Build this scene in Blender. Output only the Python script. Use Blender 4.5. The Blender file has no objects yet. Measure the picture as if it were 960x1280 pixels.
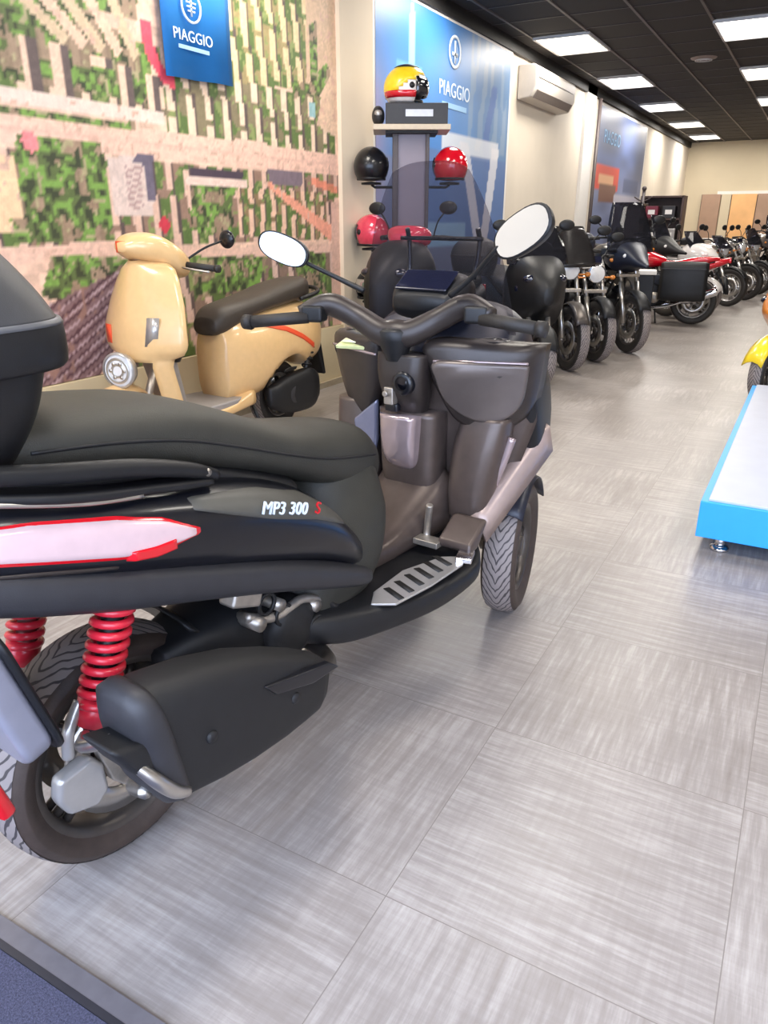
import bpy, bmesh, math, random
import numpy as np
from mathutils import Vector, Matrix
random.seed(7)
PI = math.pi
SC = bpy.context.scene
COL = SC.collection

# ------------------------------------------------------------------ camera
CAMH = 1.35
f_px, hor, vpx = 924.0, 277.0, 1032.0
pitch = math.atan((640 - hor) / f_px)
yaw = math.atan((vpx - 480) / math.hypot(f_px, 640 - hor))
cam = bpy.data.cameras.new('camera')
cam.sensor_fit = 'HORIZONTAL'; cam.sensor_width = 36.0
cam.lens = 36.0 * f_px / 960.0
cam.clip_start = 0.05; cam.clip_end = 100
camo = bpy.data.objects.new('camera', cam); COL.objects.link(camo)
camo.location = (0, 0, CAMH)
camo.rotation_euler = (PI / 2 - pitch, 0, yaw)
SC.camera = camo

# ------------------------------------------------------------------ world and light
world = bpy.data.worlds.new('world'); SC.world = world; world.use_nodes = True
wn = world.node_tree.nodes; wl = world.node_tree.links
bg = wn['Background']; bg.inputs[0].default_value = (0.72, 0.84, 1.0, 1); bg.inputs[1].default_value = 2.2
SC.view_settings.view_transform = 'Standard'
SC.view_settings.look = 'None'
SC.view_settings.gamma = 1.0
SC.view_settings.use_curve_mapping = False
SC.view_settings.exposure = 0.35


def area(name, loc, rot, sx, sy, power, color):
    l = bpy.data.lights.new(name, 'AREA'); l.shape = 'RECTANGLE'
    l.size = sx; l.size_y = sy; l.energy = power; l.color = color
    o = bpy.data.objects.new(name, l); COL.objects.link(o)
    o.location = loc; o.rotation_euler = rot
    return o


# daylight coming in through the shop front behind the camera
area('daylight_front', (1.1, -1.05, 1.75), (math.radians(80), 0, 0), 6.2, 2.6, 225, (0.61, 0.72, 1.0))

XL, XR, YF, YB, ZC = -3.625, 4.6, -1.2, 23.73, 3.355


# ------------------------------------------------------------------ helpers: colour and materials
def lin(c):
    c = c / 255.0
    return c / 12.92 if c <= 0.04045 else ((c + 0.055) / 1.055) ** 2.4


def S(r, g, b, a=1.0):
    return (lin(r), lin(g), lin(b), a)


def newmat(name):
    m = bpy.data.materials.new(name); m.use_nodes = True
    nt = m.node_tree
    return m, nt.nodes, nt.links, nt.nodes['Principled BSDF']


def mat(name, col, rough=0.5, metal=0.0, vary=0.08, scale=30.0, bump=0.0, bscale=200.0, coat=0.0, spec=0.5,
        emit=None, estr=0.0):
    m, n, l, b = newmat(name)
    tc = n.new('ShaderNodeTexCoord')
    no = n.new('ShaderNodeTexNoise'); no.inputs['Scale'].default_value = scale; no.inputs['Detail'].default_value = 3
    l.new(tc.outputs['Object'], no.inputs['Vector'])
    r = n.new('ShaderNodeValToRGB')
    r.color_ramp.elements[0].position = 0.3; r.color_ramp.elements[1].position = 0.7
    r.color_ramp.elements[0].color = tuple(max(0, c * (1 - vary)) for c in col[:3]) + (1,)
    r.color_ramp.elements[1].color = tuple(min(1, c * (1 + vary)) for c in col[:3]) + (1,)
    l.new(no.outputs['Fac'], r.inputs['Fac']); l.new(r.outputs['Color'], b.inputs['Base Color'])
    b.inputs['Roughness'].default_value = rough; b.inputs['Metallic'].default_value = metal
    b.inputs['Specular IOR Level'].default_value = spec
    b.inputs['Coat Weight'].default_value = coat; b.inputs['Coat Roughness'].default_value = 0.08
    if bump:
        n2 = n.new('ShaderNodeTexNoise'); n2.inputs['Scale'].default_value = bscale
        l.new(tc.outputs['Object'], n2.inputs['Vector'])
        bp = n.new('ShaderNodeBump'); bp.inputs['Strength'].default_value = bump; bp.inputs['Distance'].default_value = 0.002
        l.new(n2.outputs['Fac'], bp.inputs['Height']); l.new(bp.outputs['Normal'], b.inputs['Normal'])
    if emit:
        b.inputs['Emission Color'].default_value = emit; b.inputs['Emission Strength'].default_value = estr
    return m


def glassmat(name, col, alpha, rough=0.05):
    m, n, l, b = newmat(name)
    n.remove(b)
    out = n['Material Output']
    tr = n.new('ShaderNodeBsdfTransparent'); tr.inputs[0].default_value = col
    gl = n.new('ShaderNodeBsdfPrincipled'); gl.inputs['Base Color'].default_value = tuple(c * 0.15 for c in col[:3]) + (1,)
    gl.inputs['Roughness'].default_value = rough
    mx = n.new('ShaderNodeMixShader'); mx.inputs[0].default_value = alpha
    l.new(tr.outputs[0], mx.inputs[1]); l.new(gl.outputs[0], mx.inputs[2]); l.new(mx.outputs[0], out.inputs['Surface'])
    return m


def colmat(name, rough=0.6, grain=0.06, coat=0.0):
    """printed surface: colours come from the mesh's colour attribute"""
    m, n, l, b = newmat(name)
    a = n.new('ShaderNodeAttribute'); a.attribute_name = 'print'
    tc = n.new('ShaderNodeTexCoord')
    no = n.new('ShaderNodeTexNoise'); no.inputs['Scale'].default_value = 60; no.inputs['Detail'].default_value = 4
    l.new(tc.outputs['Object'], no.inputs['Vector'])
    mr = n.new('ShaderNodeMapRange'); mr.inputs['To Min'].default_value = 1 - grain * 2; mr.inputs['To Max'].default_value = 1 + grain * 2
    l.new(no.outputs['Fac'], mr.inputs['Value'])
    mu = n.new('ShaderNodeVectorMath'); mu.operation = 'SCALE'
    l.new(a.outputs['Color'], mu.inputs[0]); l.new(mr.outputs['Result'], mu.inputs['Scale'])
    l.new(mu.outputs['Vector'], b.inputs['Base Color'])
    b.inputs['Roughness'].default_value = rough
    b.inputs['Coat Weight'].default_value = coat
    return m


# ------------------------------------------------------------------ helpers: objects
def tag(o, label=None, cat=None, group=None, kind=None):
    if label: o['label'] = label
    if cat: o['category'] = cat
    if group: o['group'] = group
    if kind: o['kind'] = kind
    return o


def thing(name, label, cat, loc=(0, 0, 0), rotz=0.0, group=None):
    o = bpy.data.objects.new(name, None); COL.objects.link(o)
    o.empty_display_size = 0.1
    o.location = loc; o.rotation_euler = (0, 0, rotz)
    return tag(o, label, cat, group)


def obj(name, bm, m, parent=None, loc=(0, 0, 0), rot=(0, 0, 0), smooth=True, bevel=0.0, sub=0, seg=2, solid=0.0, keep=False):
    if not keep:
        bmesh.ops.recalc_face_normals(bm, faces=bm.faces)
    me = bpy.data.meshes.new(name); bm.to_mesh(me); bm.free()
    me.materials.append(m)
    for p in me.polygons: p.use_smooth = smooth
    o = bpy.data.objects.new(name, me); COL.objects.link(o)
    o.location = loc; o.rotation_euler = rot
    if parent: o.parent = parent
    if solid:
        s = o.modifiers.new('solid', 'SOLIDIFY'); s.thickness = solid; s.offset = 0
    if bevel:
        b = o.modifiers.new('bevel', 'BEVEL'); b.width = bevel; b.segments = seg; b.limit_method = 'ANGLE'
        b.angle_limit = math.radians(35)
        if smooth:
            w = o.modifiers.new('wn', 'WEIGHTED_NORMAL'); w.keep_sharp = False
    if sub:
        s = o.modifiers.new('sub', 'SUBSURF'); s.levels = sub; s.render_levels = sub
    return o


def dup(root, loc=None, rotz=None, label=None, group=None):
    r = root.copy(); COL.objects.link(r)
    if loc is not None: r.location = loc
    if rotz is not None: r.rotation_euler = (0, 0, rotz)
    if label: r['label'] = label
    if group: r['group'] = group
    for ch in list(root.children):
        c = ch.copy(); COL.objects.link(c); c.parent = r
        for g in list(ch.children):
            d = g.copy(); COL.objects.link(d); d.parent = c
    return r


def B(): return bmesh.new()


def box(bm, c, s, rot=None):
    M = Matrix.Translation(Vector(c))
    if rot: M = M @ Matrix.Rotation(rot[0], 4, 'X') @ Matrix.Rotation(rot[1], 4, 'Y') @ Matrix.Rotation(rot[2], 4, 'Z') if len(rot) == 3 else M
    M = M @ Matrix.Diagonal((s[0], s[1], s[2], 1))
    bmesh.ops.create_cube(bm, size=1.0, matrix=M)


def catmull(pts, k=6):
    P = [Vector(p) if not isinstance(p, np.ndarray) else p for p in pts]
    P = [np.array(p, float) for p in P]
    out = []
    n = len(P)
    for i in range(n - 1):
        a = P[max(0, i - 1)]; b = P[i]; c = P[i + 1]; d = P[min(n - 1, i + 2)]
        for j in range(k):
            t = j / k
            out.append(0.5 * ((2 * b) + (-a + c) * t + (2 * a - 5 * b + 4 * c - d) * t * t + (-a + 3 * b - 3 * c + d) * t ** 3))
    out.append(P[-1])
    return out


def tube(bm, pts, r, n=10, k=6, smooth=True, caps=True):
    """round tube along a path; r may be a list, one radius a point"""
    P = [np.array(p, float) for p in pts]
    R = list(r) if isinstance(r, (list, tuple)) else [r] * len(P)
    if smooth and len(P) > 2:
        Q = catmull([np.append(p, q) for p, q in zip(P, R)], k)
        P = [q[:3] for q in Q]; R = [q[3] for q in Q]
    rings = []
    prev = None
    for i, p in enumerate(P):
        t = Vector(P[min(i + 1, len(P) - 1)] - P[max(i - 1, 0)]).normalized()
        if prev is None:
            a = Vector((0, 0, 1)) if abs(t.z) < 0.9 else Vector((1, 0, 0))
            u = t.cross(a).normalized()
        else:
            u = (prev - t * prev.dot(t)).normalized()
        prev = u; v = t.cross(u)
        rings.append([bm.verts.new(Vector(p) + (u * math.cos(2 * PI * j / n) + v * math.sin(2 * PI * j / n)) * R[i]) for j in range(n)])
    skin(bm, rings, caps)


def skin(bm, rings, caps=True, closed=True):
    n = len(rings[0])
    for a, b in zip(rings[:-1], rings[1:]):
        for j in range(n if closed else n - 1):
            bm.faces.new((a[j], a[(j + 1) % n], b[(j + 1) % n], b[j]))
    if caps and closed:
        bm.faces.new(rings[0][::-1]); bm.faces.new(rings[-1])


def lathe(bm, prof, n=40, axis='Y', c=(0, 0, 0), cap=False, a0=0, a1=2 * PI):
    """prof: (radius, along) pairs turned about the axis"""
    full = abs(a1 - a0 - 2 * PI) < 1e-6
    rings = []
    m = n if full else n + 1
    for i in range(m):
        a = a0 + (a1 - a0) * i / n
        ring = []
        for r, h in prof:
            x, z = r * math.cos(a), r * math.sin(a)
            co = {'Y': (x, h, z), 'Z': (x, z, h), 'X': (h, x, z)}[axis]
            ring.append(bm.verts.new(Vector(co) + Vector(c)))
        rings.append(ring)
    k = len(prof)
    for i in range(n):
        a, b = rings[i], rings[(i + 1) % m]
        for j in range(k - 1):
            if prof[j][0] < 1e-6 and prof[j + 1][0] < 1e-6: continue
            bm.faces.new((a[j], a[j + 1], b[j + 1], b[j]))
    bmesh.ops.remove_doubles(bm, verts=bm.verts, dist=1e-5)


def se(t, e):
    c, s = math.cos(t), math.sin(t)
    return math.copysign(abs(c) ** (2 / e), c), math.copysign(abs(s) ** (2 / e), s)


def interp(secs, k=5):
    return catmull([np.array(s, float) for s in secs], k)


def loft_u(bm, secs, n=28, k=5):
    """secs: (u, vc, wtop, wbot, half width, exponent): superellipse rings along u"""
    rings = []
    for u, vc, wt, wb, hv, e in interp(secs, k):
        wc, hw = (wt + wb) / 2, max(0.002, (wt - wb) / 2); hv = max(0.002, hv)
        ring = []
        for j in range(n):
            c, s = se(2 * PI * j / n, e)
            ring.append(bm.verts.new((u, vc + c * hv, wc + s * hw)))
        rings.append(ring)
    skin(bm, rings)


def loft_w(bm, secs, n=28, k=5):
    """secs: (w, uc, vc, half length, half width, exponent): rings stacked upwards"""
    rings = []
    for w, uc, vc, hu, hv, e in interp(secs, k):
        ring = []
        for j in range(n):
            c, s = se(2 * PI * j / n, e)
            ring.append(bm.verts.new((uc + c * max(.002, hu), vc + s * max(.002, hv), w)))
        rings.append(ring)
    skin(bm, rings)


def loft_side(secs):
    """half width of a loft_u body at (u, w)"""
    T = interp(secs, 8); us = [t[0] for t in T]

    def fn(u, w):
        u = min(max(u, us[0]), us[-1])
        for a, b in zip(T[:-1], T[1:]):
            if a[0] <= u <= b[0]:
                t = (u - a[0]) / max(1e-6, b[0] - a[0]); q = a * (1 - t) + b * t
                break
        wc, hw = (q[2] + q[3]) / 2, max(.002, (q[2] - q[3]) / 2)
        s = min(0.995, abs((w - wc) / hw))
        return q[4] * (1 - s ** q[5]) ** (1 / q[5])
    return fn


def patch(bm, fn, top, bot, sign, off=0.004, nu=24, nw=8, thick=0.012):
    """panel lying on a body's flank between two edge curves (u, w)"""
    u0, u1 = top[0][0], top[-1][0]
    ev = lambda c, u: float(np.interp(u, [p[0] for p in c], [p[1] for p in c]))
    g = []; gi = []
    for i in range(nu + 1):
        u = u0 + (u1 - u0) * i / nu
        a, b = ev(bot, u), ev(top, u)
        row = []; rowi = []
        for j in range(nw + 1):
            w = a + (b - a) * j / nw
            v = fn(u, w)
            edge = min(j, nw - j, i, nu - i)
            o = off if edge > 0 else -thick * 0.3
            row.append(bm.verts.new((u, sign * (v + o), w)))
        g.append(row)
    for i in range(nu):
        for j in range(nw):
            f = (g[i][j], g[i + 1][j], g[i + 1][j + 1], g[i][j + 1])
            bm.faces.new(f)
    return g


def prism(bm, pts, axis, a, b):
    """extrude a flat outline. axis 'v': pts are (u, w) between v=a and v=b; 'w': (u, v); 'u': (v, w)"""
    def co(p, t):
        return {'v': (p[0], t, p[1]), 'w': (p[0], p[1], t), 'u': (t, p[0], p[1])}[axis]
    A = [bm.verts.new(co(p, a)) for p in pts]; Bv = [bm.verts.new(co(p, b)) for p in pts]
    n = len(pts)
    bm.faces.new(A); bm.faces.new(Bv[::-1])
    for i in range(n): bm.faces.new((A[i], A[(i + 1) % n], Bv[(i + 1) % n], Bv[i]))


def xform(bm, M, verts=None):
    bmesh.ops.transform(bm, matrix=M, verts=verts or bm.verts)


def ball(bm, c, r, s=(1, 1, 1), seg=20, rings=14):
    bmesh.ops.create_uvsphere(bm, u_segments=seg, v_segments=rings, radius=r,
                              matrix=Matrix.Translation(Vector(c)) @ Matrix.Diagonal((s[0], s[1], s[2], 1)))


def cyl(bm, a, b, r, n=20, r2=None):
    tube(bm, [a, b], [r, r if r2 is None else r2], n=n, smooth=False)


def text(name, body, size, m, loc, rot, parent, ext=0.002, label=None, align='CENTER'):
    cu = bpy.data.curves.new(name, 'FONT'); cu.body = body; cu.size = size; cu.extrude = ext
    cu.align_x = align; cu.align_y = 'CENTER'; cu.space_character = 1.05
    o = bpy.data.objects.new(name, cu); COL.objects.link(o)
    bpy.context.view_layer.update()
    me = bpy.data.meshes.new_from_object(o.evaluated_get(bpy.context.evaluated_depsgraph_get()))
    bpy.data.objects.remove(o)
    me.materials.clear(); me.materials.append(m)
    o = bpy.data.objects.new(name, me); COL.objects.link(o)
    o.location = loc; o.rotation_euler = rot; o.parent = parent
    if label: o['label'] = label
    return o


# ------------------------------------------------------------------ materials
def floor_material():
    m, n, l, b = newmat('vinyl_tile_floor')
    tc = n.new('ShaderNodeTexCoord'); mp = n.new('ShaderNodeMapping')
    T = 0.65
    mp.inputs['Location'].default_value = (0.57 / T, -1.03 / T, 0); mp.inputs['Scale'].default_value = (1 / T, 1 / T, 1)
    l.new(tc.outputs['Object'], mp.inputs['Vector'])
    fl = n.new('ShaderNodeVectorMath'); fl.operation = 'FLOOR'; l.new(mp.outputs[0], fl.inputs[0])
    fr = n.new('ShaderNodeVectorMath'); fr.operation = 'FRACTION'; l.new(mp.outputs[0], fr.inputs[0])
    wn_ = n.new('ShaderNodeTexWhiteNoise'); wn_.noise_dimensions = '2D'; l.new(fl.outputs[0], wn_.inputs['Vector'])

    def streak(sx, sy):
        q = n.new('ShaderNodeMapping'); q.inputs['Scale'].default_value = (sx, sy, 1)
        l.new(tc.outputs['Object'], q.inputs['Vector'])
        ad = n.new('ShaderNodeVectorMath'); ad.operation = 'ADD'
        l.new(q.outputs[0], ad.inputs[0]); l.new(wn_.outputs['Color'], ad.inputs[1])
        t = n.new('ShaderNodeTexNoise'); t.inputs['Scale'].default_value = 1.0; t.inputs['Detail'].default_value = 6
        t.inputs['Roughness'].default_value = 0.65
        l.new(ad.outputs[0], t.inputs['Vector'])
        return t.outputs['Fac']
    a = streak(4.5, 60); c = streak(60, 4.5)
    # quarters of each tile switch the direction of the brushed streaks
    ck = n.new('ShaderNodeTexChecker'); ck.inputs['Scale'].default_value = 1.0
    ck.inputs[1].default_value = (1, 1, 1, 1); ck.inputs[2].default_value = (0, 0, 0, 1)
    l.new(mp.outputs[0], ck.inputs['Vector'])
    mx = n.new('ShaderNodeMix'); mx.data_type = 'FLOAT'
    mr0 = n.new('ShaderNodeMapRange'); mr0.inputs['To Min'].default_value = 0.24; mr0.inputs['To Max'].default_value = 0.76
    l.new(ck.outputs['Fac'], mr0.inputs['Value'])
    l.new(mr0.outputs[0], mx.inputs['Factor']); l.new(a, mx.inputs['A']); l.new(c, mx.inputs['B'])
    big = n.new('ShaderNodeTexNoise'); big.inputs['Scale'].default_value = 2.3; big.inputs['Detail'].default_value = 4
    l.new(tc.outputs['Object'], big.inputs['Vector'])
    ad = n.new('ShaderNodeMath'); ad.operation = 'MULTIPLY_ADD'; ad.inputs[1].default_value = 0.35
    l.new(big.outputs['Fac'], ad.inputs[0]); l.new(mx.outputs['Result'], ad.inputs[2])
    wt = n.new('ShaderNodeMath'); wt.operation = 'MULTIPLY_ADD'; wt.inputs[1].default_value = 0.05
    l.new(wn_.outputs['Value'], wt.inputs[0]); l.new(ad.outputs[0], wt.inputs[2])
    r = n.new('ShaderNodeValToRGB'); e = r.color_ramp.elements
    e[0].position = 0.46; e[0].color = S(128, 119, 113); e[1].position = 0.96; e[1].color = S(180, 173, 168)
    k = e.new(0.69); k.color = S(146, 138, 133)
    l.new(wt.outputs[0], r.inputs['Fac'])
    # joints
    sx = n.new('ShaderNodeSeparateXYZ'); l.new(fr.outputs[0], sx.inputs[0])
    mn = n.new('ShaderNodeMath'); mn.operation = 'MINIMUM'; l.new(sx.outputs['X'], mn.inputs[0]); l.new(sx.outputs['Y'], mn.inputs[1])
    lt = n.new('ShaderNodeMath'); lt.operation = 'LESS_THAN'; lt.inputs[1].default_value = 0.0035; l.new(mn.outputs[0], lt.inputs[0])
    j = n.new('ShaderNodeMix'); j.data_type = 'RGBA'; j.inputs['B'].default_value = S(122, 114, 108)
    l.new(lt.outputs[0], j.inputs['Factor']); l.new(r.outputs['Color'], j.inputs['A'])
    l.new(j.outputs['Result'], b.inputs['Base Color'])
    rr = n.new('ShaderNodeMapRange'); rr.inputs['To Min'].default_value = 0.27; rr.inputs['To Max'].default_value = 0.42
    l.new(mx.outputs['Result'], rr.inputs['Value']); l.new(rr.outputs[0], b.inputs['Roughness'])
    bp = n.new('ShaderNodeBump'); bp.inputs['Strength'].default_value = 0.25; bp.inputs['Distance'].default_value = 0.003
    l.new(mx.outputs['Result'], bp.inputs['Height']); l.new(bp.outputs[0], b.inputs['Normal'])
    return m


def ceiling_material():
    m, n, l, b = newmat('black_ceiling_tiles')
    tc = n.new('ShaderNodeTexCoord')
    no = n.new('ShaderNodeTexNoise'); no.inputs['Scale'].default_value = 90; l.new(tc.outputs['Object'], no.inputs['Vector'])
    r = n.new('ShaderNodeValToRGB'); r.color_ramp.elements[0].color = S(26, 23, 24); r.color_ramp.elements[1].color = S(48, 43, 43)
    l.new(no.outputs['Fac'], r.inputs['Fac']); l.new(r.outputs[0], b.inputs['Base Color'])
    b.inputs['Roughness'].default_value = 0.8
    return m


def tread_material():
    m, n, l, b = newmat('lit_tread_rubber')
    uv = n.new('ShaderNodeTexCoord')
    mp = n.new('ShaderNodeMapping'); mp.inputs['Scale'].default_value = (1, 1, 1)
    l.new(uv.outputs['UV'], mp.inputs['Vector'])
    wv = n.new('ShaderNodeTexWave'); wv.wave_type = 'BANDS'; wv.bands_direction = 'DIAGONAL'
    wv.inputs['Scale'].default_value = 2.4; wv.inputs['Distortion'].default_value = 3.0; wv.inputs['Detail'].default_value = 1.0
    wv.inputs['Detail Scale'].default_value = 1.4
    l.new(mp.outputs[0], wv.inputs['Vector'])
    r = n.new('ShaderNodeValToRGB'); r.color_ramp.elements[0].position = 0.10; r.color_ramp.elements[1].position = 0.2
    r.color_ramp.elements[0].color = S(66, 60, 60); r.color_ramp.elements[1].color = S(138, 128, 124)  # pale rubber tone carries the light the tread reflects
    l.new(wv.outputs['Fac'], r.inputs['Fac']); l.new(r.outputs[0], b.inputs['Base Color'])
    bp = n.new('ShaderNodeBump'); bp.inputs['Strength'].default_value = 0.8; bp.inputs['Distance'].default_value = 0.004
    l.new(r.outputs['Color'], bp.inputs['Height']); l.new(bp.outputs[0], b.inputs['Normal'])
    b.inputs['Roughness'].default_value = 0.65
    return m


M = {}
M['floor'] = floor_material()
M['ceiling'] = ceiling_material()
M['tread'] = tread_material()
M['wall'] = mat('cream_wall_paint', S(214, 203, 186), 0.7, vary=0.03, scale=3)
M['wall_back'] = mat('cream_back_wall_paint', S(206, 192, 164), 0.7, vary=0.05, scale=1.2)
M['white_trim'] = mat('white_trim', S(226, 222, 216), 0.5, vary=0.02)
M['grid'] = mat('ceiling_grid_bar', S(92, 84, 82), 0.5, vary=0.05)
M['black_gloss'] = mat('black_gloss_paint', S(17, 18, 24), 0.3, vary=0.1, coat=0.25, spec=0.4)
M['black_satin'] = mat('black_satin_plastic', S(24, 24, 26), 0.45, vary=0.1, bump=0.1, bscale=600, spec=0.4)
M['black_matt'] = mat('black_matt_plastic', S(20, 19, 20), 0.6, vary=0.15, bump=0.15, bscale=500)
M['grey_matt'] = mat('dark_grey_matt_plastic', S(42, 41, 44), 0.5, vary=0.08, bump=0.2, bscale=700)
M['olive_panel'] = mat('dark_olive_grey_panel', S(74, 72, 66), 0.45, vary=0.06, bump=0.1, bscale=600)
M['seat'] = mat('dark_olive_seat_vinyl', S(47, 45, 38), 0.6, vary=0.12, scale=12, bump=0.35, bscale=420)
M['brown_grey'] = mat('brown_grey_metallic_plastic', S(84, 72, 66), 0.34, metal=0.3, vary=0.08)
M['dark_brown_grey'] = mat('dark_brown_grey_plastic', S(52, 45, 42), 0.38, metal=0.2, vary=0.1)
M['navy'] = mat('dark_navy_plastic', S(30, 33, 46), 0.4, vary=0.1)
M['rubber'] = mat('tyre_rubber', S(40, 36, 33), 0.6, vary=0.12, bump=0.2)
M['rubber_brown'] = mat('dusty_tyre_sidewall', S(62, 50, 43), 0.6, vary=0.15, bump=0.2)
M['rim_dark'] = mat('dark_wheel_rim', S(86, 80, 76), 0.38, metal=0.6, vary=0.1)
M['rim_silver'] = mat('silver_wheel_rim', S(185, 182, 180), 0.3, metal=0.9, vary=0.05)
M['steel'] = mat('brushed_steel', S(190, 186, 180), 0.3, metal=0.95, vary=0.08)
M['alu'] = mat('cast_aluminium', S(176, 168, 158), 0.42, metal=0.8, vary=0.15, scale=40)
M['chrome'] = mat('chrome', S(225, 225, 228), 0.08, metal=1.0, vary=0.02)
M['mirror'] = mat('mirror_glass', S(240, 242, 245), 0.02, metal=1.0, vary=0.0)
M['red_coil'] = mat('red_spring_paint', S(214, 40, 58), 0.35, vary=0.08, coat=0.3)
M['red_lens'] = mat('red_lens', S(205, 22, 34), 0.15, vary=0.05, coat=0.6)
M['white_lens'] = mat('clear_lamp_lens', S(206, 176, 176), 0.2, vary=0.04, coat=0.3)
M['grey_plate'] = mat('light_grey_plate_holder', S(128, 127, 138), 0.35, vary=0.05)
M['pearl'] = mat('pearl_grey_gloss_panel', S(168, 150, 150), 0.15, metal=0.5, vary=0.05, coat=0.5)
M['blue_grey'] = mat('blue_grey_reflection', S(128, 130, 152), 0.2, metal=0.4, vary=0.05, coat=0.5)  # blue-grey tint stands in for a reflection on the shield's side
M['clear_lens'] = mat('clear_headlamp_lens', S(222, 220, 218), 0.2, vary=0.04, coat=0.3)
M['cream'] = mat('cream_scooter_paint', S(228, 188, 132), 0.28, vary=0.03, coat=0.5)
M['cream_dark'] = mat('dark_brown_seat_vinyl', S(58, 50, 42), 0.5, vary=0.1, bump=0.3, bscale=400)
M['orange'] = mat('orange_red_sticker', S(232, 84, 48), 0.35, vary=0.04)
M['floor_grey'] = mat('grey_footwell_plastic', S(150, 144, 140), 0.45, vary=0.05)
M['red_gloss'] = mat('red_gloss_paint', S(196, 14, 34), 0.15, vary=0.06, coat=0.8)
M['pink_gloss'] = mat('pink_red_gloss_paint', S(214, 62, 86), 0.2, vary=0.08, coat=0.8)
M['white_gloss'] = mat('white_gloss_paint', S(222, 216, 212), 0.2, vary=0.03, coat=0.6)
M['grey_gloss'] = mat('warm_grey_gloss_paint', S(104, 96, 92), 0.25, metal=0.3, vary=0.05, coat=0.5)
M['silver_gloss'] = mat('silver_paint', S(176, 172, 168), 0.28, metal=0.5, vary=0.05, coat=0.5)
M['yellow'] = mat('yellow_paint', S(240, 206, 40), 0.3, vary=0.05, coat=0.5)
M['orange_body'] = mat('orange_brown_paint', S(206, 124, 44), 0.3, vary=0.06, coat=0.4)
M['blue'] = mat('bright_blue_laminate', S(48, 162, 246), 0.4, vary=0.02)
M['podium_top'] = mat('pale_podium_top', S(186, 192, 208), 0.45, vary=0.03, scale=8)
M['banner_blue'] = mat('blue_banner_cloth', S(38, 128, 204), 0.6, vary=0.05, scale=4)
M['print_white'] = mat('white_print', S(222, 232, 242), 0.6, vary=0.02)
M['print_pale'] = mat('pale_blue_print', S(150, 192, 228), 0.6, vary=0.02)
M['mural'] = colmat('aerial_city_print', 0.55, 0.05)
M['poster'] = colmat('blue_poster_print', 0.4, 0.02)
M['mat'] = mat('dark_blue_grey_doormat', S(72, 72, 92), 0.95, vary=0.45, scale=260, bump=0.9, bscale=500)
M['mat_edge'] = mat('doormat_grey_edging', S(104, 100, 104), 0.5, vary=0.08)
M['edge_dark'] = mat('doormat_rubber_groove', S(44, 42, 48), 0.6)
M['lamp_off'] = mat('lamp_trim', S(200, 198, 196), 0.5, vary=0.02)
M['ac'] = mat('off_white_air_conditioner_plastic', S(208, 200, 190), 0.45, vary=0.02)
M['ac_dark'] = mat('air_conditioner_vent_grey', S(120, 110, 104), 0.5)
M['wood_dark'] = mat('dark_brown_wood', S(70, 52, 46), 0.5, vary=0.2, scale=8)
M['brown_panel'] = mat('brown_display_panel', S(164, 134, 112), 0.5, vary=0.1, scale=3)
M['orange_panel'] = mat('warm_orange_display_panel', S(230, 178, 120), 0.5, vary=0.08, scale=3)
M['counter'] = mat('white_counter_laminate', S(214, 204, 196), 0.4, vary=0.03)
M['beige_shelf'] = mat('beige_shelf_edge', S(200, 184, 160), 0.5, vary=0.04)
M['post_brown'] = mat('dark_brown_post', S(72, 62, 60), 0.45, vary=0.06)
M['post_face'] = mat('mauve_grey_post_panel', S(128, 116, 124), 0.35, vary=0.06, scale=4)
M['smoke'] = glassmat('smoked_windscreen', (0.72, 0.70, 0.73, 1), 0.08)
M['smoke_brown'] = glassmat('brown_grey_windscreen', (0.22, 0.2, 0.2, 1), 0.55, 0.2)
M['wing'] = mat('light_brown_metallic_trim', S(166, 146, 138), 0.35, metal=0.3, vary=0.05)
M['lid'] = mat('glove_box_lid_grey', S(98, 88, 83), 0.32, metal=0.3, vary=0.05)
M['smoke_dark'] = glassmat('dark_smoked_windscreen', (0.26, 0.26, 0.31, 1), 0.3)
M['visor'] = mat('dark_helmet_visor', S(30, 30, 36), 0.08, vary=0.05, coat=1.0)
M['screen'] = mat('dark_instrument_glass', S(24, 26, 44), 0.12, vary=0.05, coat=1.0)
M['glass'] = glassmat('shopfront_glass', (0.95, 0.97, 1.0, 1), 0.08)
M['maroon'] = mat('maroon_paint', S(110, 26, 44), 0.3, vary=0.1, coat=0.4)

# ================================================================== the room
def struct(name, bm, m, parent=None, **kw):
    o = obj(name, bm, m, parent, smooth=False, **kw); o['kind'] = 'structure'; return o


def slab(name, x0, x1, y0, y1, z0, z1, m, **kw):
    b = B(); box(b, ((x0 + x1) / 2, (y0 + y1) / 2, (z0 + z1) / 2), (x1 - x0, y1 - y0, z1 - z0)); return struct(name, b, m, **kw)


slab('floor', XL - .2, XR + .2, YF - .2, YB + .2, -0.1, 0, M['floor'])
slab('ceiling', XL - .2, XR + .2, YF - .2, YB + .2, ZC, ZC + .1, M['ceiling'])
slab('wall_left', XL - .2, XL, YF - .2, YB + .2, 0, ZC, M['wall'])
slab('wall_right', XR, XR + .2, YF - .2, YB + .2, 0, ZC, M['wall'])
slab('wall_back', XL, XR, YB, YB + .2, 0, ZC, M['wall_back'])
slab('wall_front', XL, XR, YF - .2, YF, 0, 0.35, M['wall'])
slab('trim_1', XL, XR, YF - .2, YF, 3.15, ZC, M['wall'])
w = B()
for x in (XL + .05, -1.6, .5, 2.6, XR - .05): box(w, (x, YF - .1, 1.75), (.09, .1, 2.8))
box(w, (0.5, YF - .1, .39), (XR - XL, .1, .08)); box(w, (0.5, YF - .1, 3.11), (XR - XL, .1, .08))
wf = struct('window_1', w, M['white_trim'])
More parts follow.
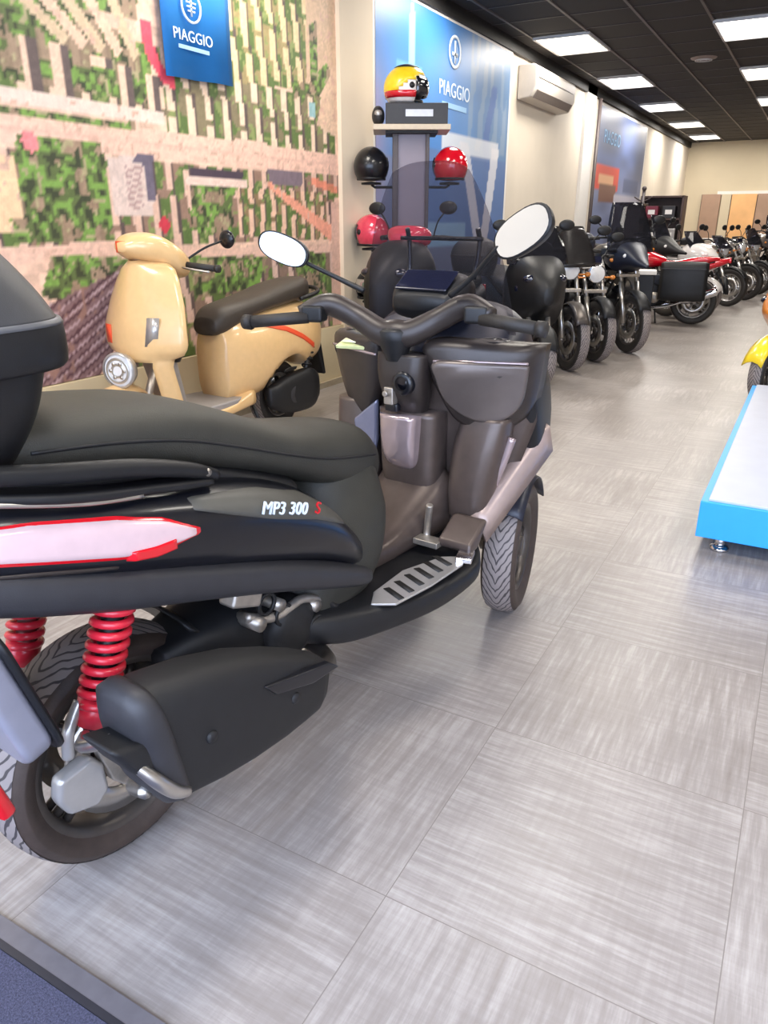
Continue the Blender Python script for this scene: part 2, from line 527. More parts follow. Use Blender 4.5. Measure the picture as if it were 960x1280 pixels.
w = B(); box(w, (.49, YF - .1, 1.75), (XR - XL - .1, .008, 2.7)); struct('pane', w, M['glass'], wf)
# pilasters and the dado under the mural
slab('trim_2', XL, XL + .06, 5.70, 6.22, 0, ZC, mat('pilaster_paint', S(222, 206, 182), .7, vary=.03, scale=2))
slab('trim_3', XL, XL + .05, 12.95, 13.5, 0, ZC, M['white_trim'])
slab('trim_4', XL, XL + .045, YF, 5.70, 0, .50, mat('dado_paint', S(214, 196, 158), .7, vary=.04, scale=2))
slab('trim_5', XL, XL + .05, YF, YB, ZC - .13, ZC, M['black_matt'])
slab('baseboard_left', XL, XL + .07, YF, YB, 0, .05, mat('skirting_paint', S(170, 156, 132), .6))
slab('trim_6', XL + .9, XL + 2.6, YB - .06, YB, 2.02, 2.12, M['white_trim'])
# ceiling grid bars
g = B()
for k in range(-1, 13):
    x = -3.38 + .65 * k
    if x > XL: box(g, (x, 11.3, ZC - .006), (.028, 25, .012))
struct('trim_7', g, M['grid'])
g = B()
for k in range(40):
    y = YF + .3 + .65 * k
    if y < YB: box(g, (.5, y, ZC - .003), (8.2, .02, .006))
struct('trim_8', g, mat('dark_grid_bar', S(52, 46, 46), .5))


# ------------------------------------------------------------------ ceiling lights
lit = {'w': mat('warm_light_diffuser', (1, 1, .93, 1), .5, vary=0, emit=(1, .97, .86, 1), estr=3.0),
       'c': mat('cool_light_diffuser', (1, 1, 1, 1), .5, vary=0, emit=(1, .99, .98, 1), estr=3.6)}


def ceiling_light(x, y, tint, label):
    t = thing('ceiling_light', label, 'ceiling light', (x, y, ZC - .012), 0, 'square panel lights in the black ceiling')
    b = B()
    for sx, sy, cx, cy in ((.66, .025, 0, -.5), (.66, .025, 0, .5), (.025, 1.0, -.32, 0), (.025, 1.0, .32, 0)):
        box(b, (cx, cy, -.008), (sx, sy, .028))
    obj('frame', b, M['lamp_off'], t, smooth=False)
    b = B(); box(b, (0, 0, -.006), (.615, .975, .012)); obj('diffuser', b, lit[tint], t, smooth=False)
    l = bpy.data.lights.new('lamp_glow', 'AREA'); l.shape = 'RECTANGLE'; l.size = .6; l.size_y = .95
    l.energy = 30; l.color = (1, .93, .84) if tint == 'w' else (1, .95, .90)
    o = bpy.data.objects.new('lamp_glow', l); COL.objects.link(o); o.parent = t; o.location = (0, 0, -.03)
    return t


nm = ['nearest', 'second', 'third', 'fourth', 'fifth', 'sixth', 'seventh']
for i, y in enumerate((10.15, 13.12, 16.15, 19.2, 22.15)):
    ceiling_light(-3.04, y, 'w' if i in (0, 3) else 'c',
                  ('yellowish ' if i in (0, 3) else 'white ') + f'rectangular ceiling light along the poster wall, {nm[i]} in view of that row')
for i, y in enumerate((10.3, 13.3, 16.3, 19.3, 22.2)):
    ceiling_light(-1.1, y, 'c' if i == 0 else 'w', f'bright ceiling light at the right edge of the picture, {nm[i]} of that row')
for x in (-3.04, -1.1, 1.5):
    for y in (1.2, 4.2, 7.2): 
        ceiling_light(x, y, 'w', 'rectangular ceiling light above the frame, over the shop aisle')
t = thing('ceiling_vent', 'round grey ceiling speaker vent between the two rows of lights', 'vent', (-1.78, 11.85, ZC))
b = B(); lathe(b, [(0.001, -.03), (.09, -.03), (.12, -.022), (.155, -.012), (.165, -.001)], 32, 'Z'); obj('cover', b, mat('vent_grey', S(132, 118, 110), .5), t)
b = B()
for r in (.04, .07, .1): lathe(b, [(r, -.036), (r + .008, -.036), (r + .008, -.026), (r, -.026)], 28, 'Z')
obj('ring', b, M['lamp_off'], t)


# ------------------------------------------------------------------ mural and posters: prints on panels
def panel_print(name, y0, y1, z0, z1, step, painter, m, parent, x):
    ny = int((y1 - y0) / step); nz = int((z1 - z0) / step)
    Y, Z = np.meshgrid(np.linspace(y0, y1, ny + 1), np.linspace(z0, z1, nz + 1), indexing='ij')
    C = painter(Y, Z)
    vs = [(x, float(a), float(c)) for a, c in zip(Y.ravel(), Z.ravel())]
    idx = lambda i, j: i * (nz + 1) + j
    fs = [(idx(i, j), idx(i + 1, j), idx(i + 1, j + 1), idx(i, j + 1)) for i in range(ny) for j in range(nz)]
    me = bpy.data.meshes.new(name); me.from_pydata(vs, [], fs); me.update()
    ca = me.color_attributes.new('print', 'FLOAT_COLOR', 'POINT')
    L = np.where(C <= 0.04045, C / 12.92, ((C + 0.055) / 1.055) ** 2.4)
    A = np.ones((len(vs), 4), np.float32); A[:, :3] = L.reshape(-1, 3)
    ca.data.foreach_set('color', A.ravel())
    me.materials.append(m)
    o = bpy.data.objects.new(name, me); COL.objects.link(o); o.parent = parent
    return o


rng = np.random.default_rng(5)


def vnoise(Y, Z, sy, sz, seed):
    r = np.random.default_rng(seed); G = r.random((64, 64))
    a = (Y * sy) % 63; c = (Z * sz) % 63
    i = a.astype(int); j = c.astype(int); fa = a - i; fc = c - j
    fa = fa * fa * (3 - 2 * fa); fc = fc * fc * (3 - 2 * fc)
    i2 = (i + 1) % 64; j2 = (j + 1) % 64
    return (G[i, j] * (1 - fa) + G[i2, j] * fa) * (1 - fc) + (G[i, j2] * (1 - fa) + G[i2, j2] * fa) * fc


def inpoly(Y, Z, P):
    m = np.zeros(Y.shape, bool); n = len(P)
    for i in range(n):
        y0, z0 = P[i]; y1, z1 = P[(i + 1) % n]
        if z0 == z1: continue
        c = ((z0 > Z) != (z1 > Z)) & (Y < (y1 - y0) * (Z - z0) / (z1 - z0) + y0)
        m ^= c
    return m


def paint_city(Y, Z):
    """an aerial city view: streets, rows of blocks, trees, rail tracks"""
    c255 = lambda r, g, b: np.array((r, g, b)) / 255.0
    C = np.ones(Y.shape + (3,)) * c255(218, 188, 172)
    N1 = vnoise(Y, Z, 14, 14, 1); N2 = vnoise(Y, Z, 30, 30, 2); N3 = vnoise(Y, Z, 6, 6, 3)
    cell = vnoise(np.floor(Y / .06) * 7.31, np.floor(Z / .05) * 5.77, 3.1, 2.7, 4)
    C *= (0.9 + .2 * cell)[..., None]

    def put(mask, col, a=1.0):
        C[mask] = C[mask] * (1 - a) + np.array(col) * a

    def trees(P, dens=.42, base=(96, 112, 72)):
        m = inpoly(Y, Z, P)
        put(m, c255(148, 130, 112), .85)
        put(m & (N1 > dens), c255(*base))
        put(m & (N1 > dens + .1) & (N2 > .5), c255(122, 158, 84))
        put(m & (N2 < .25), c255(66, 74, 56))
        put(m & (N2 > .82), c255(168, 160, 130))

    def bars(P, pitch, duty, light=(224, 198, 178), tilt=0.0, dark=(112, 104, 86), seed=1):
        m = inpoly(Y, Z, P)
        s = Y + tilt * Z + .02 * np.floor(Z / .3 + seed)
        ph = (s / pitch) % 1
        brk = vnoise(np.floor(s / pitch) * 3.3, Z * 0 + seed, 2.7, 1, seed)
        zz = (Z / .34 + brk * 3) % 1
        put(m, c255(*dark), .9)
        put(m & (N1 > .5), c255(96, 118, 70)); put(m & (N2 > .72), c255(136, 150, 98))
        put(m & (ph < duty) & (zz > .1), c255(*light)); put(m & (ph > duty) & (ph < duty + .13), c255(96, 84, 84))

    def road(P, col=(226, 196, 180)):
        m = inpoly(Y, Z, P); put(m, c255(*col)); put(m & (N2 > .8), c255(204, 172, 158))

    # upper fields
    bars([(1, 1.93), (3.76, 1.9), (3.76, 2.3), (1, 2.25)], .19, .27, tilt=.05, seed=3)
    trees([(2.68, 1.99), (3.62, 2.0), (3.66, 2.25), (3.2, 2.42), (2.7, 2.42)], .36)
    for y, w_, a, b_ in ((2.80, .05, 1.97, 2.2), (2.98, .06, 1.96, 2.2), (3.42, .05, 1.95, 2.17), (3.62, .05, 1.94, 2.15), (3.23, .10, 2.13, 2.19)):
        put((Y > y) & (Y < y + w_) & (Z > a) & (Z < b_), c255(228, 196, 178))
        put((Y > y + w_) & (Y < y + w_ + .06) & (Z > a) & (Z < b_), c255(104, 92, 92))
    trees([(1, 2.4), (3.6, 2.4), (3.8, 3.3), (1, 3.3)], .5)
    bars([(1, 2.45), (3.2, 2.45), (3.4, 3.35), (1, 3.35)], .3, .45, tilt=.9, seed=9)
    for k in range(5):
        d = k * .2
        road([(2.55 + d, 2.55), (2.62 + d, 2.57), (3.12 + d * .6, 2.24), (3.06 + d * .6, 2.2)], (222, 192, 172) if k % 2 else (206, 186, 160))
    bars([(4.4, 2.2), (5.28, 2.28), (5.36, 3.35), (4.4, 3.35)], .15, .42, (220, 200, 164), .06, (150, 140, 100), seed=5)
    bars([(3.76, 1.86), (5.66, 1.86), (5.66, 2.26), (3.76, 2.2)], .17, .36, (226, 204, 184), .03, (122, 116, 92), seed=6)
    road([(5.27, 2.3), (5.7, 2.3), (5.7, 3.35), (5.34, 3.35)], (208, 182, 158))
    road([(5.4, 2.05), (5.7, 1.98), (5.7, 2.5), (5.56, 2.45)], (216, 190, 168))
    trees([(5.33, 2.33), (5.43, 2.33), (5.43, 2.75), (5.33, 2.7)], .3)
    trees([(5.1, 2.2), (5.45, 2.26), (5.62, 2.42), (5.56, 2.5), (5.3, 2.32), (5.08, 2.3)], .3)
    put((Y > 5.3) & (Y < 5.38) & (Z > 2.1) & (Z < 2.2), c255(150, 188, 196))
    # pink roundabout
    r = np.hypot(Y - 3.9, Z - 2.36)
    put((r > .19) & (r < .27) & (Y < 3.86) & (Z < 2.42), c255(230, 92, 112))
    road([(1, 1.86), (2.67, 1.9), (3.74, 1.9), (3.74, 1.96), (2.66, 1.96), (1, 1.94)], (226, 206, 198))
    trees([(1, 1.84), (3.5, 1.85), (3.5, 1.885), (1, 1.88)], .2)
    # main avenue
    road([(1, 1.66), (2.62, 1.70), (5.7, 1.70), (5.7, 1.86), (4.5, 1.87), (3.0, 1.84), (1, 1.82)], (226, 192, 178))
    put((np.abs(Z - 1.775) < .008), c255(214, 178, 166), .6)
    # middle band
    bars([(1, 1.22), (5.7, 1.22), (5.7, 1.70), (1, 1.68)], .16, .34, (214, 184, 170), .02, (140, 116, 104), seed=8)
    trees([(2.70, 1.76), (3.24, 1.76), (3.26, 1.34), (2.66, 1.34)], .3)
    trees([(1.2, 1.6), (2.3, 1.6), (2.3, 1.25), (1.2, 1.25)], .3)
    road([(2.52, 1.3), (2.66, 1.3), (2.68, 1.66), (2.52, 1.66)], (230, 200, 168))
    put(inpoly(Y, Z, [(3.27, 1.69), (3.6, 1.72), (3.58, 1.38), (3.27, 1.38)]), c255(208, 192, 188))
    put(inpoly(Y, Z, [(3.38, 1.66), (3.52, 1.66), (3.5, 1.42), (3.38, 1.42)]) & (np.sin(Z * 160 + Y * 60) > 0), c255(176, 152, 152))
    put(inpoly(Y, Z, [(3.50, 1.72), (3.62, 1.72), (3.60, 1.46), (3.55, 1.46), (3.55, 1.66), (3.45, 1.68)]), c255(110, 104, 122))
    put(inpoly(Y, Z, [(3.94, 1.68), (4.46, 1.68), (4.45, 1.62), (3.93, 1.62)]), c255(78, 68, 82))
    put(inpoly(Y, Z, [(3.90, 1.62), (4.5, 1.62), (4.5, 1.57), (3.88, 1.57)]), c255(222, 200, 192))
    put(inpoly(Y, Z, [(4.73, 1.70), (5.18, 1.71), (5.17, 1.61), (4.77, 1.61)]), c255(124, 112, 124))
    trees([(3.93, 1.57), (4.36, 1.57), (4.31, 1.28), (3.89, 1.29)], .3)
    bars([(4.4, 1.57), (5.51, 1.56), (5.49, 1.21), (4.37, 1.26)], .13, .4, (220, 188, 168), -.1, (138, 120, 92), seed=12)
    road([(4.66, 1.62), (4.76, 1.62), (5.68, 1.28), (5.68, 1.14)], (222, 160, 140))
    put(inpoly(Y, Z, [(5.3, 1.68), (5.68, 1.62), (5.68, 1.56), (5.3, 1.62)]), c255(232, 146, 122), .8)
    # second street
    road([(1, 1.13), (3.26, 1.16), (4.4, 1.10), (5.6, 1.10), (5.6, 1.17), (4.4, 1.17), (3.27, 1.24), (1, 1.22)], (220, 188, 174))
    trees([(2.59, 1.36), (3.26, 1.34), (3.19, 1.24), (2.62, 1.25)], .3)
    # lower band
    bars([(3.2, .5), (5.7, .5), (5.7, 1.1), (3.2, 1.14)], .2, .3, (204, 178, 168), .1, (126, 108, 98), seed=15)
    trees([(2.8, 1.18), (3.29, 1.16), (3.14, .92), (2.7, .97)], .3)
    trees([(3.87, 1.14), (4.67, 1.1), (4.56, .9), (3.87, .86)], .35)
    trees([(5.09, 1.16), (5.48, 1.08), (5.46, .66), (5.22, .71)], .35)
    m = inpoly(Y, Z, [(1, .5), (1, .95), (2.73, .93), (3.42, 1.13), (3.22, .7), (3.0, .5)])
    s = (Z - .55 * Y)
    put(m, c255(132, 108, 112)); put(m & ((s * 22) % 1 > .62), c255(92, 66, 74)); put(m & ((s * 15.3) % 1 < .2), c255(178, 156, 162))
    put(m & (N2 > .8), c255(150, 120, 112))
    road([(5.55, .5), (5.7, .5), (5.7, 1.5), (5.58, 1.5)], (206, 174, 162))
    put(np.hypot(Y - 3.66, Z - 1.33) < .045, c255(196, 66, 84)); put(np.hypot(Y - 2.78, Z - 1.73) < .05, c255(226, 140, 146))
    C *= (0.94 + .12 * vnoise(Y, Z, 55, 55, 22))[..., None]
    return np.clip((C * 1.08 - .5) * 1.02 + .455, 0, 1) * np.array((1.0, .98, .95))


t = thing('mural_panel', 'large aerial city photo mural of streets and trees covering the left wall', 'mural', (0, 0, 0))
b = B(); box(b, (XL + .010, (1.4 + 5.70) / 2, 1.93), (.02, 4.3, 2.85)); obj('backing', b, M['white_trim'], t, smooth=False)
panel_print('print', 1.4, 5.70, .505, 3.35, .017, paint_city, M['mural'], t, XL + .0235)

t = thing('wall_banner', 'small blue cloth banner with round logo hanging over the city mural', 'banner', (XL + .06, 0, 0))
b = B()
rings = []
for i in range(13):
    y = 3.76 + .62 * i / 12; xo = .012 * math.sin(i * .9)
    rings.append([b.verts.new((xo, y, 2.155 + .002 * i)), b.verts.new((xo * .3, y + .0, 3.1))])
skin(b, rings, caps=False, closed=False)
obj('cloth', b, M['banner_blue'], t, solid=.004)
b = B(); cyl(b, (0, 3.72, 3.11), (0, 4.42, 3.11), .014); obj('rod', b, M['steel'], t)
b = B()
lathe(b, [(.075, .0), (.088, .0), (.088, .006), (.075, .006), (.075, 0)], 28, 'X', (.018, 4.0, 2.545))
for a in (0, 1, 2): box(b, (.021, 4.0, 2.565 - a * .022), (.006, .085 - .012 * a, .009))
box(b, (.021, 4.0, 2.54), (.006, .010, .09))
obj('emblem', b, M['print_white'], t)
text('lettering', 'PIAGGIO', .084, M['print_white'], (.020, 4.0, 2.385), (PI / 2, 0, PI / 2), t)
b = B(); box(b, (.020, 4.0, 2.325), (.003, .27, .022)); obj('lettering_line', b, M['print_pale'], t, smooth=False)


def paint_poster(Y, Z):
    c = lambda r, g, b: np.array((r, g, b)) / 255.0
    C = np.ones(Y.shape + (3,)) * c(58, 122, 192)
    s = np.clip((Y - 7.6) / 1.8, 0, 1)[..., None]
    C = C * (1 - s) + c(92, 130, 172) * s
    N = vnoise(Y, Z, 3, 1.2, 31); N2 = vnoise(Y, Z, 12, 2.5, 32)
    C = C * (0.93 + .14 * N)[..., None]
    p = np.clip((6.75 - Y) / .4, 0, 1) * np.clip((2.9 - Z) / .5, 0, 1)
    C = C * (1 - p[..., None]) + c(142, 144, 190) * p[..., None]
    put = lambda m, col, a=1.0: C.__setitem__(m, C[m] * (1 - a) + col * a)
    tw = (np.abs(Y - 7.0) < .04 + .06 * np.clip((3.2 - Z), 0, 1)) & (Z > 2.62) & (Z < 3.2); put(tw, c(150, 196, 232), .8)
    put((Y > 6.7) & (Y < 7.2) & (Z > 2.45) & (Z < 2.7), c(110, 170, 224), .7)
    put((Y > 8.35) & (Y < 9.5) & (N2 > .55) & (Z > 2.1), c(140, 156, 176), .55)
    put((np.abs(Y - 9.0 - .1 * np.sin(Z * 5)) < .09) & (Z < 2.8) & (Z > 1.9), c(56, 96, 164), .8)
    put((Z < 2.22) & (Y > 7.7) & (Y < 9.3) & (Z > 2.0), c(222, 222, 226), .85)
    put((Z < 2.05) & (Y > 7.0), c(82, 110, 162), .8)
    put((Z < 2.15) & (Z > 1.1) & (np.abs(Y - 8.3 - .5 * (2.1 - Z)) < .12), c(214, 214, 222), .85)
    put((Z < 2.15) & (np.abs(Y - 9.2 + .25 * (2.1 - Z)) < .12), c(222, 220, 224), .85)
    put((Z < 1.9) & (Y < 7.3), c(128, 128, 160), .6); put((Z < 1.35) & (Y < 8.4) & (Y > 7.0), c(138, 176, 206), .8)
    put((Z < 1.1), c(96, 100, 130), .8)
    return np.clip(C, 0, 1)


t = thing('wall_poster', 'tall blue advertising poster with tower and white lettering behind the helmet stand', 'poster')
b = B(); box(b, (XL + .012, 7.96, 1.93), (.024, 3.36, 2.62)); obj('frame', b, M['white_trim'], t, smooth=False)
panel_print('print', 6.32, 9.58, .66, 3.2, .03, paint_poster, M['poster'], t, XL + .027)
b = B()
lathe(b, [(.12, 0), (.15, 0), (.15, .006), (.12, .006), (.12, 0)], 28, 'X', (XL + .029, 7.95, 2.95)); box(b, (XL + .032, 7.95, 2.95), (.006, .03, .2))
box(b, (XL + .032, 7.95, 2.93), (.006, .14, .03)); obj('emblem', b, M['print_white'], t)
text('lettering', 'PIAGGIO', .19, M['print_white'], (XL + .030, 7.98, 2.60), (PI / 2, 0, PI / 2), t)
b = B(); box(b, (XL + .030, 7.98, 2.46), (.004, .62, .05)); obj('lettering_line', b, M['print_pale'], t, smooth=False)


def paint_poster2(Y, Z):
    c = lambda r, g, b: np.array((r, g, b)) / 255.0
    C = np.ones(Y.shape + (3,)) * c(74, 92, 136)
    s = np.clip((2.5 - Z) / .7, 0, 1)[..., None]
    C = C * (1 - s) + c(120, 130, 162) * s
    C = C * (0.85 + .3 * vnoise(Y, Z, 1.5, 5, 41))[..., None]
    put = lambda m, col, a=1.0: C.__setitem__(m, C[m] * (1 - a) + col * a)
    put((Z < 2.28) & (Z > 1.86) & (Y < 15.7), c(206, 74, 62)); put((Z < 2.15) & (Z > 2.0) & (Y < 15.3) & (Y > 14.2), c(222, 170, 130))
    put((Z < 1.98) & (Z > 1.7) & (np.abs(Y - 14.9) < .6), c(120, 84, 74))
    put((Z < 2.12) & (Z > 1.86) & (Y > 16.1) & (Y < 17.5), c(66, 84, 122)); put((Z < 1.84) & (Y > 15.4), c(180, 176, 188))
    return np.clip(C, 0, 1)


t = thing('wall_poster', 'dark blue poster with a red block farther down the left wall', 'poster')
b = B(); box(b, (XL + .012, 15.85, 1.75), (.024, 4.1, 2.9)); obj('frame', b, M['white_trim'], t, smooth=False)
panel_print('print', 13.9, 17.8, .4, 3.16, .05, paint_poster2, M['poster'], t, XL + .027)
text('lettering', 'PIAGGIO', .30, M['print_pale'], (XL + .03, 14.9, 2.72), (PI / 2, 0, PI / 2), t)
b = B(); cyl(b, (XL + .1, 13.55, 0), (XL + .1, 13.55, 3.2), .03); tag(obj('corner_post', b, M['post_brown']), 'thin brown vertical post beside the far poster', 'post')

# ------------------------------------------------------------------ air conditioner
t = thing('air_conditioner', 'off-white wall-mounted air conditioner above the blank wall panel', 'air conditioner', (XL + .004, 10.75, 2.95))
b = B(); prism(b, [(0, -.19), (.17, -.17), (.24, -.05), (.24, .16), (.20, .19), (0, .19)], 'v', -.85, .85); obj('case', b, M['ac'], t, bevel=.02, seg=3)
b = B(); box(b, (.205, 0, -.125), (.10, 1.5, .02), (0, math.radians(-58), 0)); obj('louvre', b, M['ac_dark'], t, bevel=.004)
b = B(); box(b, (.243, 0, .05), (.006, 1.56, .01)); obj('seam', b, M['ac_dark'], t)

# ------------------------------------------------------------------ helmets
def helmet(name, label, loc, rotz, shell, rim='black_satin', visor='visor', r=.15, extra=None, group='helmets on the display stand'):
    t = thing(name, label, 'helmet', loc, rotz, group)
    b = B(); ball(b, (0, 0, .12), r, (1.06, .92, .98), 32, 22)
    dele = []
    for v in b.verts:
        z = v.co.z - .12; x = v.co.x
        if z < -.095: v.co.z = .12 - .095 - (abs(z) - .095) * .15; v.co.x *= 1.0; v.co.y *= 1.0
        if x > .05 and z < .045: dele.append(v)
    bmesh.ops.delete(b, geom=dele, context='VERTS')
    obj('shell', b, M[shell], t, solid=.014)
    b = B(); ball(b, (0, 0, .115), r * .88, (1, .88, .72), 24, 16); obj('lining', b, M['black_matt'], t)
    b = B()
    rings = []
    for i in range(15):
        a = math.radians(-78 + 156 * i / 14)
        rings.append([b.verts.new((math.cos(a) * r * 1.09 * math.cos(e) + .004, math.sin(a) * r * .96 * math.cos(e), .13 + r * math.sin(e))) for e in [math.radians(q) for q in (-24, -12, 0, 12, 24)]])
    skin(b, rings, False, False); obj('visor', b, M[visor], t, solid=.004)
    b = B()
    lathe(b, [(.118, 0), (.13, 0), (.13, .02), (.118, .02), (.118, 0)], 28, 'Z', (0, 0, .018)); xform(b, Matrix.Diagonal((1.06, .93, 1, 1)))
    obj('rim', b, M[rim], t)
    b = B()
    for s in (-1, 1): cyl(b, (0, s * r * .90, .13), (0, s * r * .98, .13), .022)
    obj('visor_hinge', b, M[rim], t)
    if extra: extra(t, r)
    return t


# ------------------------------------------------------------------ helmet stand
RD = Vector((math.cos(yaw), math.sin(yaw), 0)); FD = Vector((-math.sin(yaw), math.cos(yaw), 0))
SP = Vector((-3.12, 6.07, 0)); ST = yaw
t = thing('helmet_stand', 'tall brown display stand with side arms holding helmets by the blue poster', 'display stand', SP, ST)
b = B()
box(b, (-.13, 0, 1.02), (.045, .2, 2.02)); box(b, (.135, 0, 1.02), (.03, .2, 2.02)); obj('post', b, M['post_brown'], t, smooth=False, bevel=.004)
b = B(); box(b, (.005, 0, 1.02), (.24, .12, 2.0)); obj('centre_panel', b, M['post_face'], t, smooth=False, bevel=.003)
b = B(); box(b, (.0, 0, 2.055), (.62, .42, .04)); obj('shelf_top', b, M['beige_shelf'], t, smooth=False, bevel=.004)
b = B(); box(b, (0, 0, 2.025), (.42, .34, .02)); obj('shelf_support', b, M['black_matt'], t, smooth=False)
b = B(); box(b, (0, 0, .025), (.38, .32, .05)); obj('base', b, M['post_brown'], t, smooth=False, bevel=.01)
for s, z in ((-1, 1.62), (1, 1.62), (-1, 1.10), (-1, .66)):
    b = B(); tube(b, [(s * .13, 0, z), (s * .30, 0, z), (s * .33, 0, z + .02)], .011, smooth=False)
    lathe(b, [(.0, .02), (.085, .02), (.085, .035), (.0, .045)], 20, 'Z', (s * .33, 0, z + .0)); obj('arm', b, M['black_satin'], t)


def st(u, z, d=0): return tuple(SP + RD * u + FD * d + Vector((0, 0, z)))


helmet('open_face_helmet', 'glossy black open-face helmet on the upper left arm of the stand', st(-.33, 1.657), ST + 1.3, 'black_gloss')
helmet('open_face_helmet', 'glossy bright red helmet on the right arm of the stand', st(.33, 1.657), ST + 1.9, 'red_gloss')
helmet('open_face_helmet', 'pinkish red helmet on the left arm of the stand, below the black one', st(-.33, 1.137), ST + 2.3, 'pink_gloss')
helmet('open_face_helmet', 'small black helmet with shiny front low on the stand, behind the left mirror stalk', st(-.34, .697), ST - 1.6, 'black_satin', visor='chrome', r=.14)


def stripes(t, r):
    b = B(); ball(b, (0, 0, .12), r * 1.06, (1.06, .92, .98), 32, 22)
    bmesh.ops.delete(b, geom=[v for v in b.verts if v.co.z < .145 + .5 * v.co.x], context='VERTS'); obj('crown_patch', b, M['yellow'], t, solid=.004)
    b = B(); ball(b, (0, 0, .12), r * 1.065, (1.06, .92, .98), 32, 22)
    bmesh.ops.delete(b, geom=[v for v in b.verts if v.co.z > .11 or v.co.z < .03 or v.co.x > .04], context='VERTS'); obj('side_patch', b, M['red_gloss'], t, solid=.004)
    b = B(); ball(b, (0, 0, .12), r * 1.08, (1.06, .92, .98), 32, 22)
    bmesh.ops.delete(b, geom=[v for v in b.verts if v.co.z < .262], context='VERTS'); obj('top_vent', b, M['black_satin'], t, solid=.006)


helmet('open_face_helmet', 'yellow, white and red helmet on the box on top of the stand', st(-.04, 2.226), ST + .25, 'white_gloss', extra=stripes, r=.165)
t = thing('display_box', 'dark grey box with white label on top of the helmet stand', 'box', st(.04, 2.075), ST)
b = B(); box(b, (0, 0, .08), (.50, .3, .155)); obj('carton', b, M['grey_matt'], t, smooth=False, bevel=.006)
b = B(); box(b, (.02, -.152, .085), (.22, .004, .05)); obj('paper_label', b, M['silver_gloss'], t, smooth=False)
t = thing('visor_piece', 'grey rounded visor piece lying at the left end of the stand top', 'visor', st(-.27, 2.079), ST)
b = B(); ball(b, (0, 0, .075), .075, (.7, 1.1, 1), 20, 14); obj('shell', b, M['grey_matt'], t)
b = B(); ball(b, (.0, -.035, .085), .05, (.8, 1, .8), 16, 10); obj('lens', b, M['silver_gloss'], t)

# ------------------------------------------------------------------ back of the shop
t = thing('display_wall_panel', 'brown and orange display panelling on the back wall above the white counter', 'wall panel')
for i, (x0, x1, mk) in enumerate(((-3.1, -2.62, 'brown_panel'), (-2.6, -2.36, 'wall_back'), (-2.34, -1.72, 'orange_panel'), (-1.7, 0.2, 'brown_panel'), (.22, 2.4, 'orange_panel'))):
    b = B(); box(b, ((x0 + x1) / 2, YB - .05, 1.42), (x1 - x0, .06, 1.25)); obj('board', b, M[mk], t, smooth=False, bevel=.005)
b = B()
for x in (-3.1, -2.35, -1.71, .2, 2.4): box(b, (x, YB - .03, 1.42), (.03, .06, 1.25))
obj('batten', b, M['wood_dark'], t, smooth=False)
t = thing('service_counter', 'long white counter in front of the back wall', 'counter', (-1.3, 21.6, 0))
b = B(); box(b, (0, 0, .45), (3.6, .6, .9)); obj('body', b, M['counter'], t, smooth=False, bevel=.01)
b = B(); box(b, (0, 0, .925), (3.75, .72, .05)); obj('worktop', b, M['white_trim'], t, smooth=False, bevel=.01)
t = thing('display_cabinet', 'dark brown shelf cabinet with boxes near the back left corner', 'cabinet', (-3.1, 17.9, 0), 0)
b = B()
for x in (-.42, .42): box(b, (x, 0, .93), (.04, .45, 1.86))
for z in (.05, .5, .95, 1.4, 1.84): box(b, (0, 0, z), (.84, .45, .035))
box(b, (0, .21, .93), (.86, .02, 1.86)); obj('carcass', b, M['wood_dark'], t, smooth=False)
for i, (x, z, c) in enumerate(((-.2, 1.42, 'maroon'), (.15, 1.42, 'grey_matt'), (-.15, .97, 'black_satin'), (.2, .97, 'silver_gloss'), (0, .52, 'grey_matt'))):
    t2 = thing('boxed_part', 'small ' + ['maroon carton on the upper', 'grey carton on the upper', 'black carton on the middle', 'silver carton on the middle', 'grey carton on the low'][i] + ' shelf of the far dark cabinet', 'box', (-3.1 + x, 17.85, z), 0, 'cartons in the dark cabinet')
    b = B(); box(b, (0, 0, .12), (.26, .25, .24)); obj('carton', b, M[c], t2, smooth=False, bevel=.008)
    b = B(); box(b, (0, -.127, .12), (.14, .003, .09)); obj('paper_label', b, M['white_trim'], t2, smooth=False)
t = thing('coat_stand', 'slim dark pole stand rising above the bikes by the far left wall', 'stand', (-3.2, 16.2, 0))
b = B(); cyl(b, (0, 0, 0), (0, 0, 1.92), .03); ball(b, (0, 0, 1.95), .045); obj('pole', b, M['post_brown'], t)
b = B(); lathe(b, [(.0, 0), (.2, 0), (.2, .02), (.03, .05), (0, .05)], 28, 'Z'); obj('base', b, M['post_brown'], t)
b = B(); tube(b, [(-.17, 0, 1.8), (0, 0, 1.72), (.17, 0, 1.8)], .014); obj('hook', b, M['post_brown'], t)
t = thing('display_tower', 'brown narrow display tower by the left wall beyond the blue poster', 'display stand', (-3.15, 15.2, 0))
b = B(); box(b, (0, 0, .82), (.34, .34, 1.6)); obj('body', b, mat('mauve_brown_laminate', S(122, 106, 100), .5), t, smooth=False, bevel=.01)
b = B(); box(b, (0, 0, 1.64), (.42, .42, .04)); obj('top', b, M['wood_dark'], t, smooth=False, bevel=.005)
b = B(); box(b, (0, 0, .02), (.42, .42, .04)); obj('base', b, M['wood_dark'], t, smooth=False)

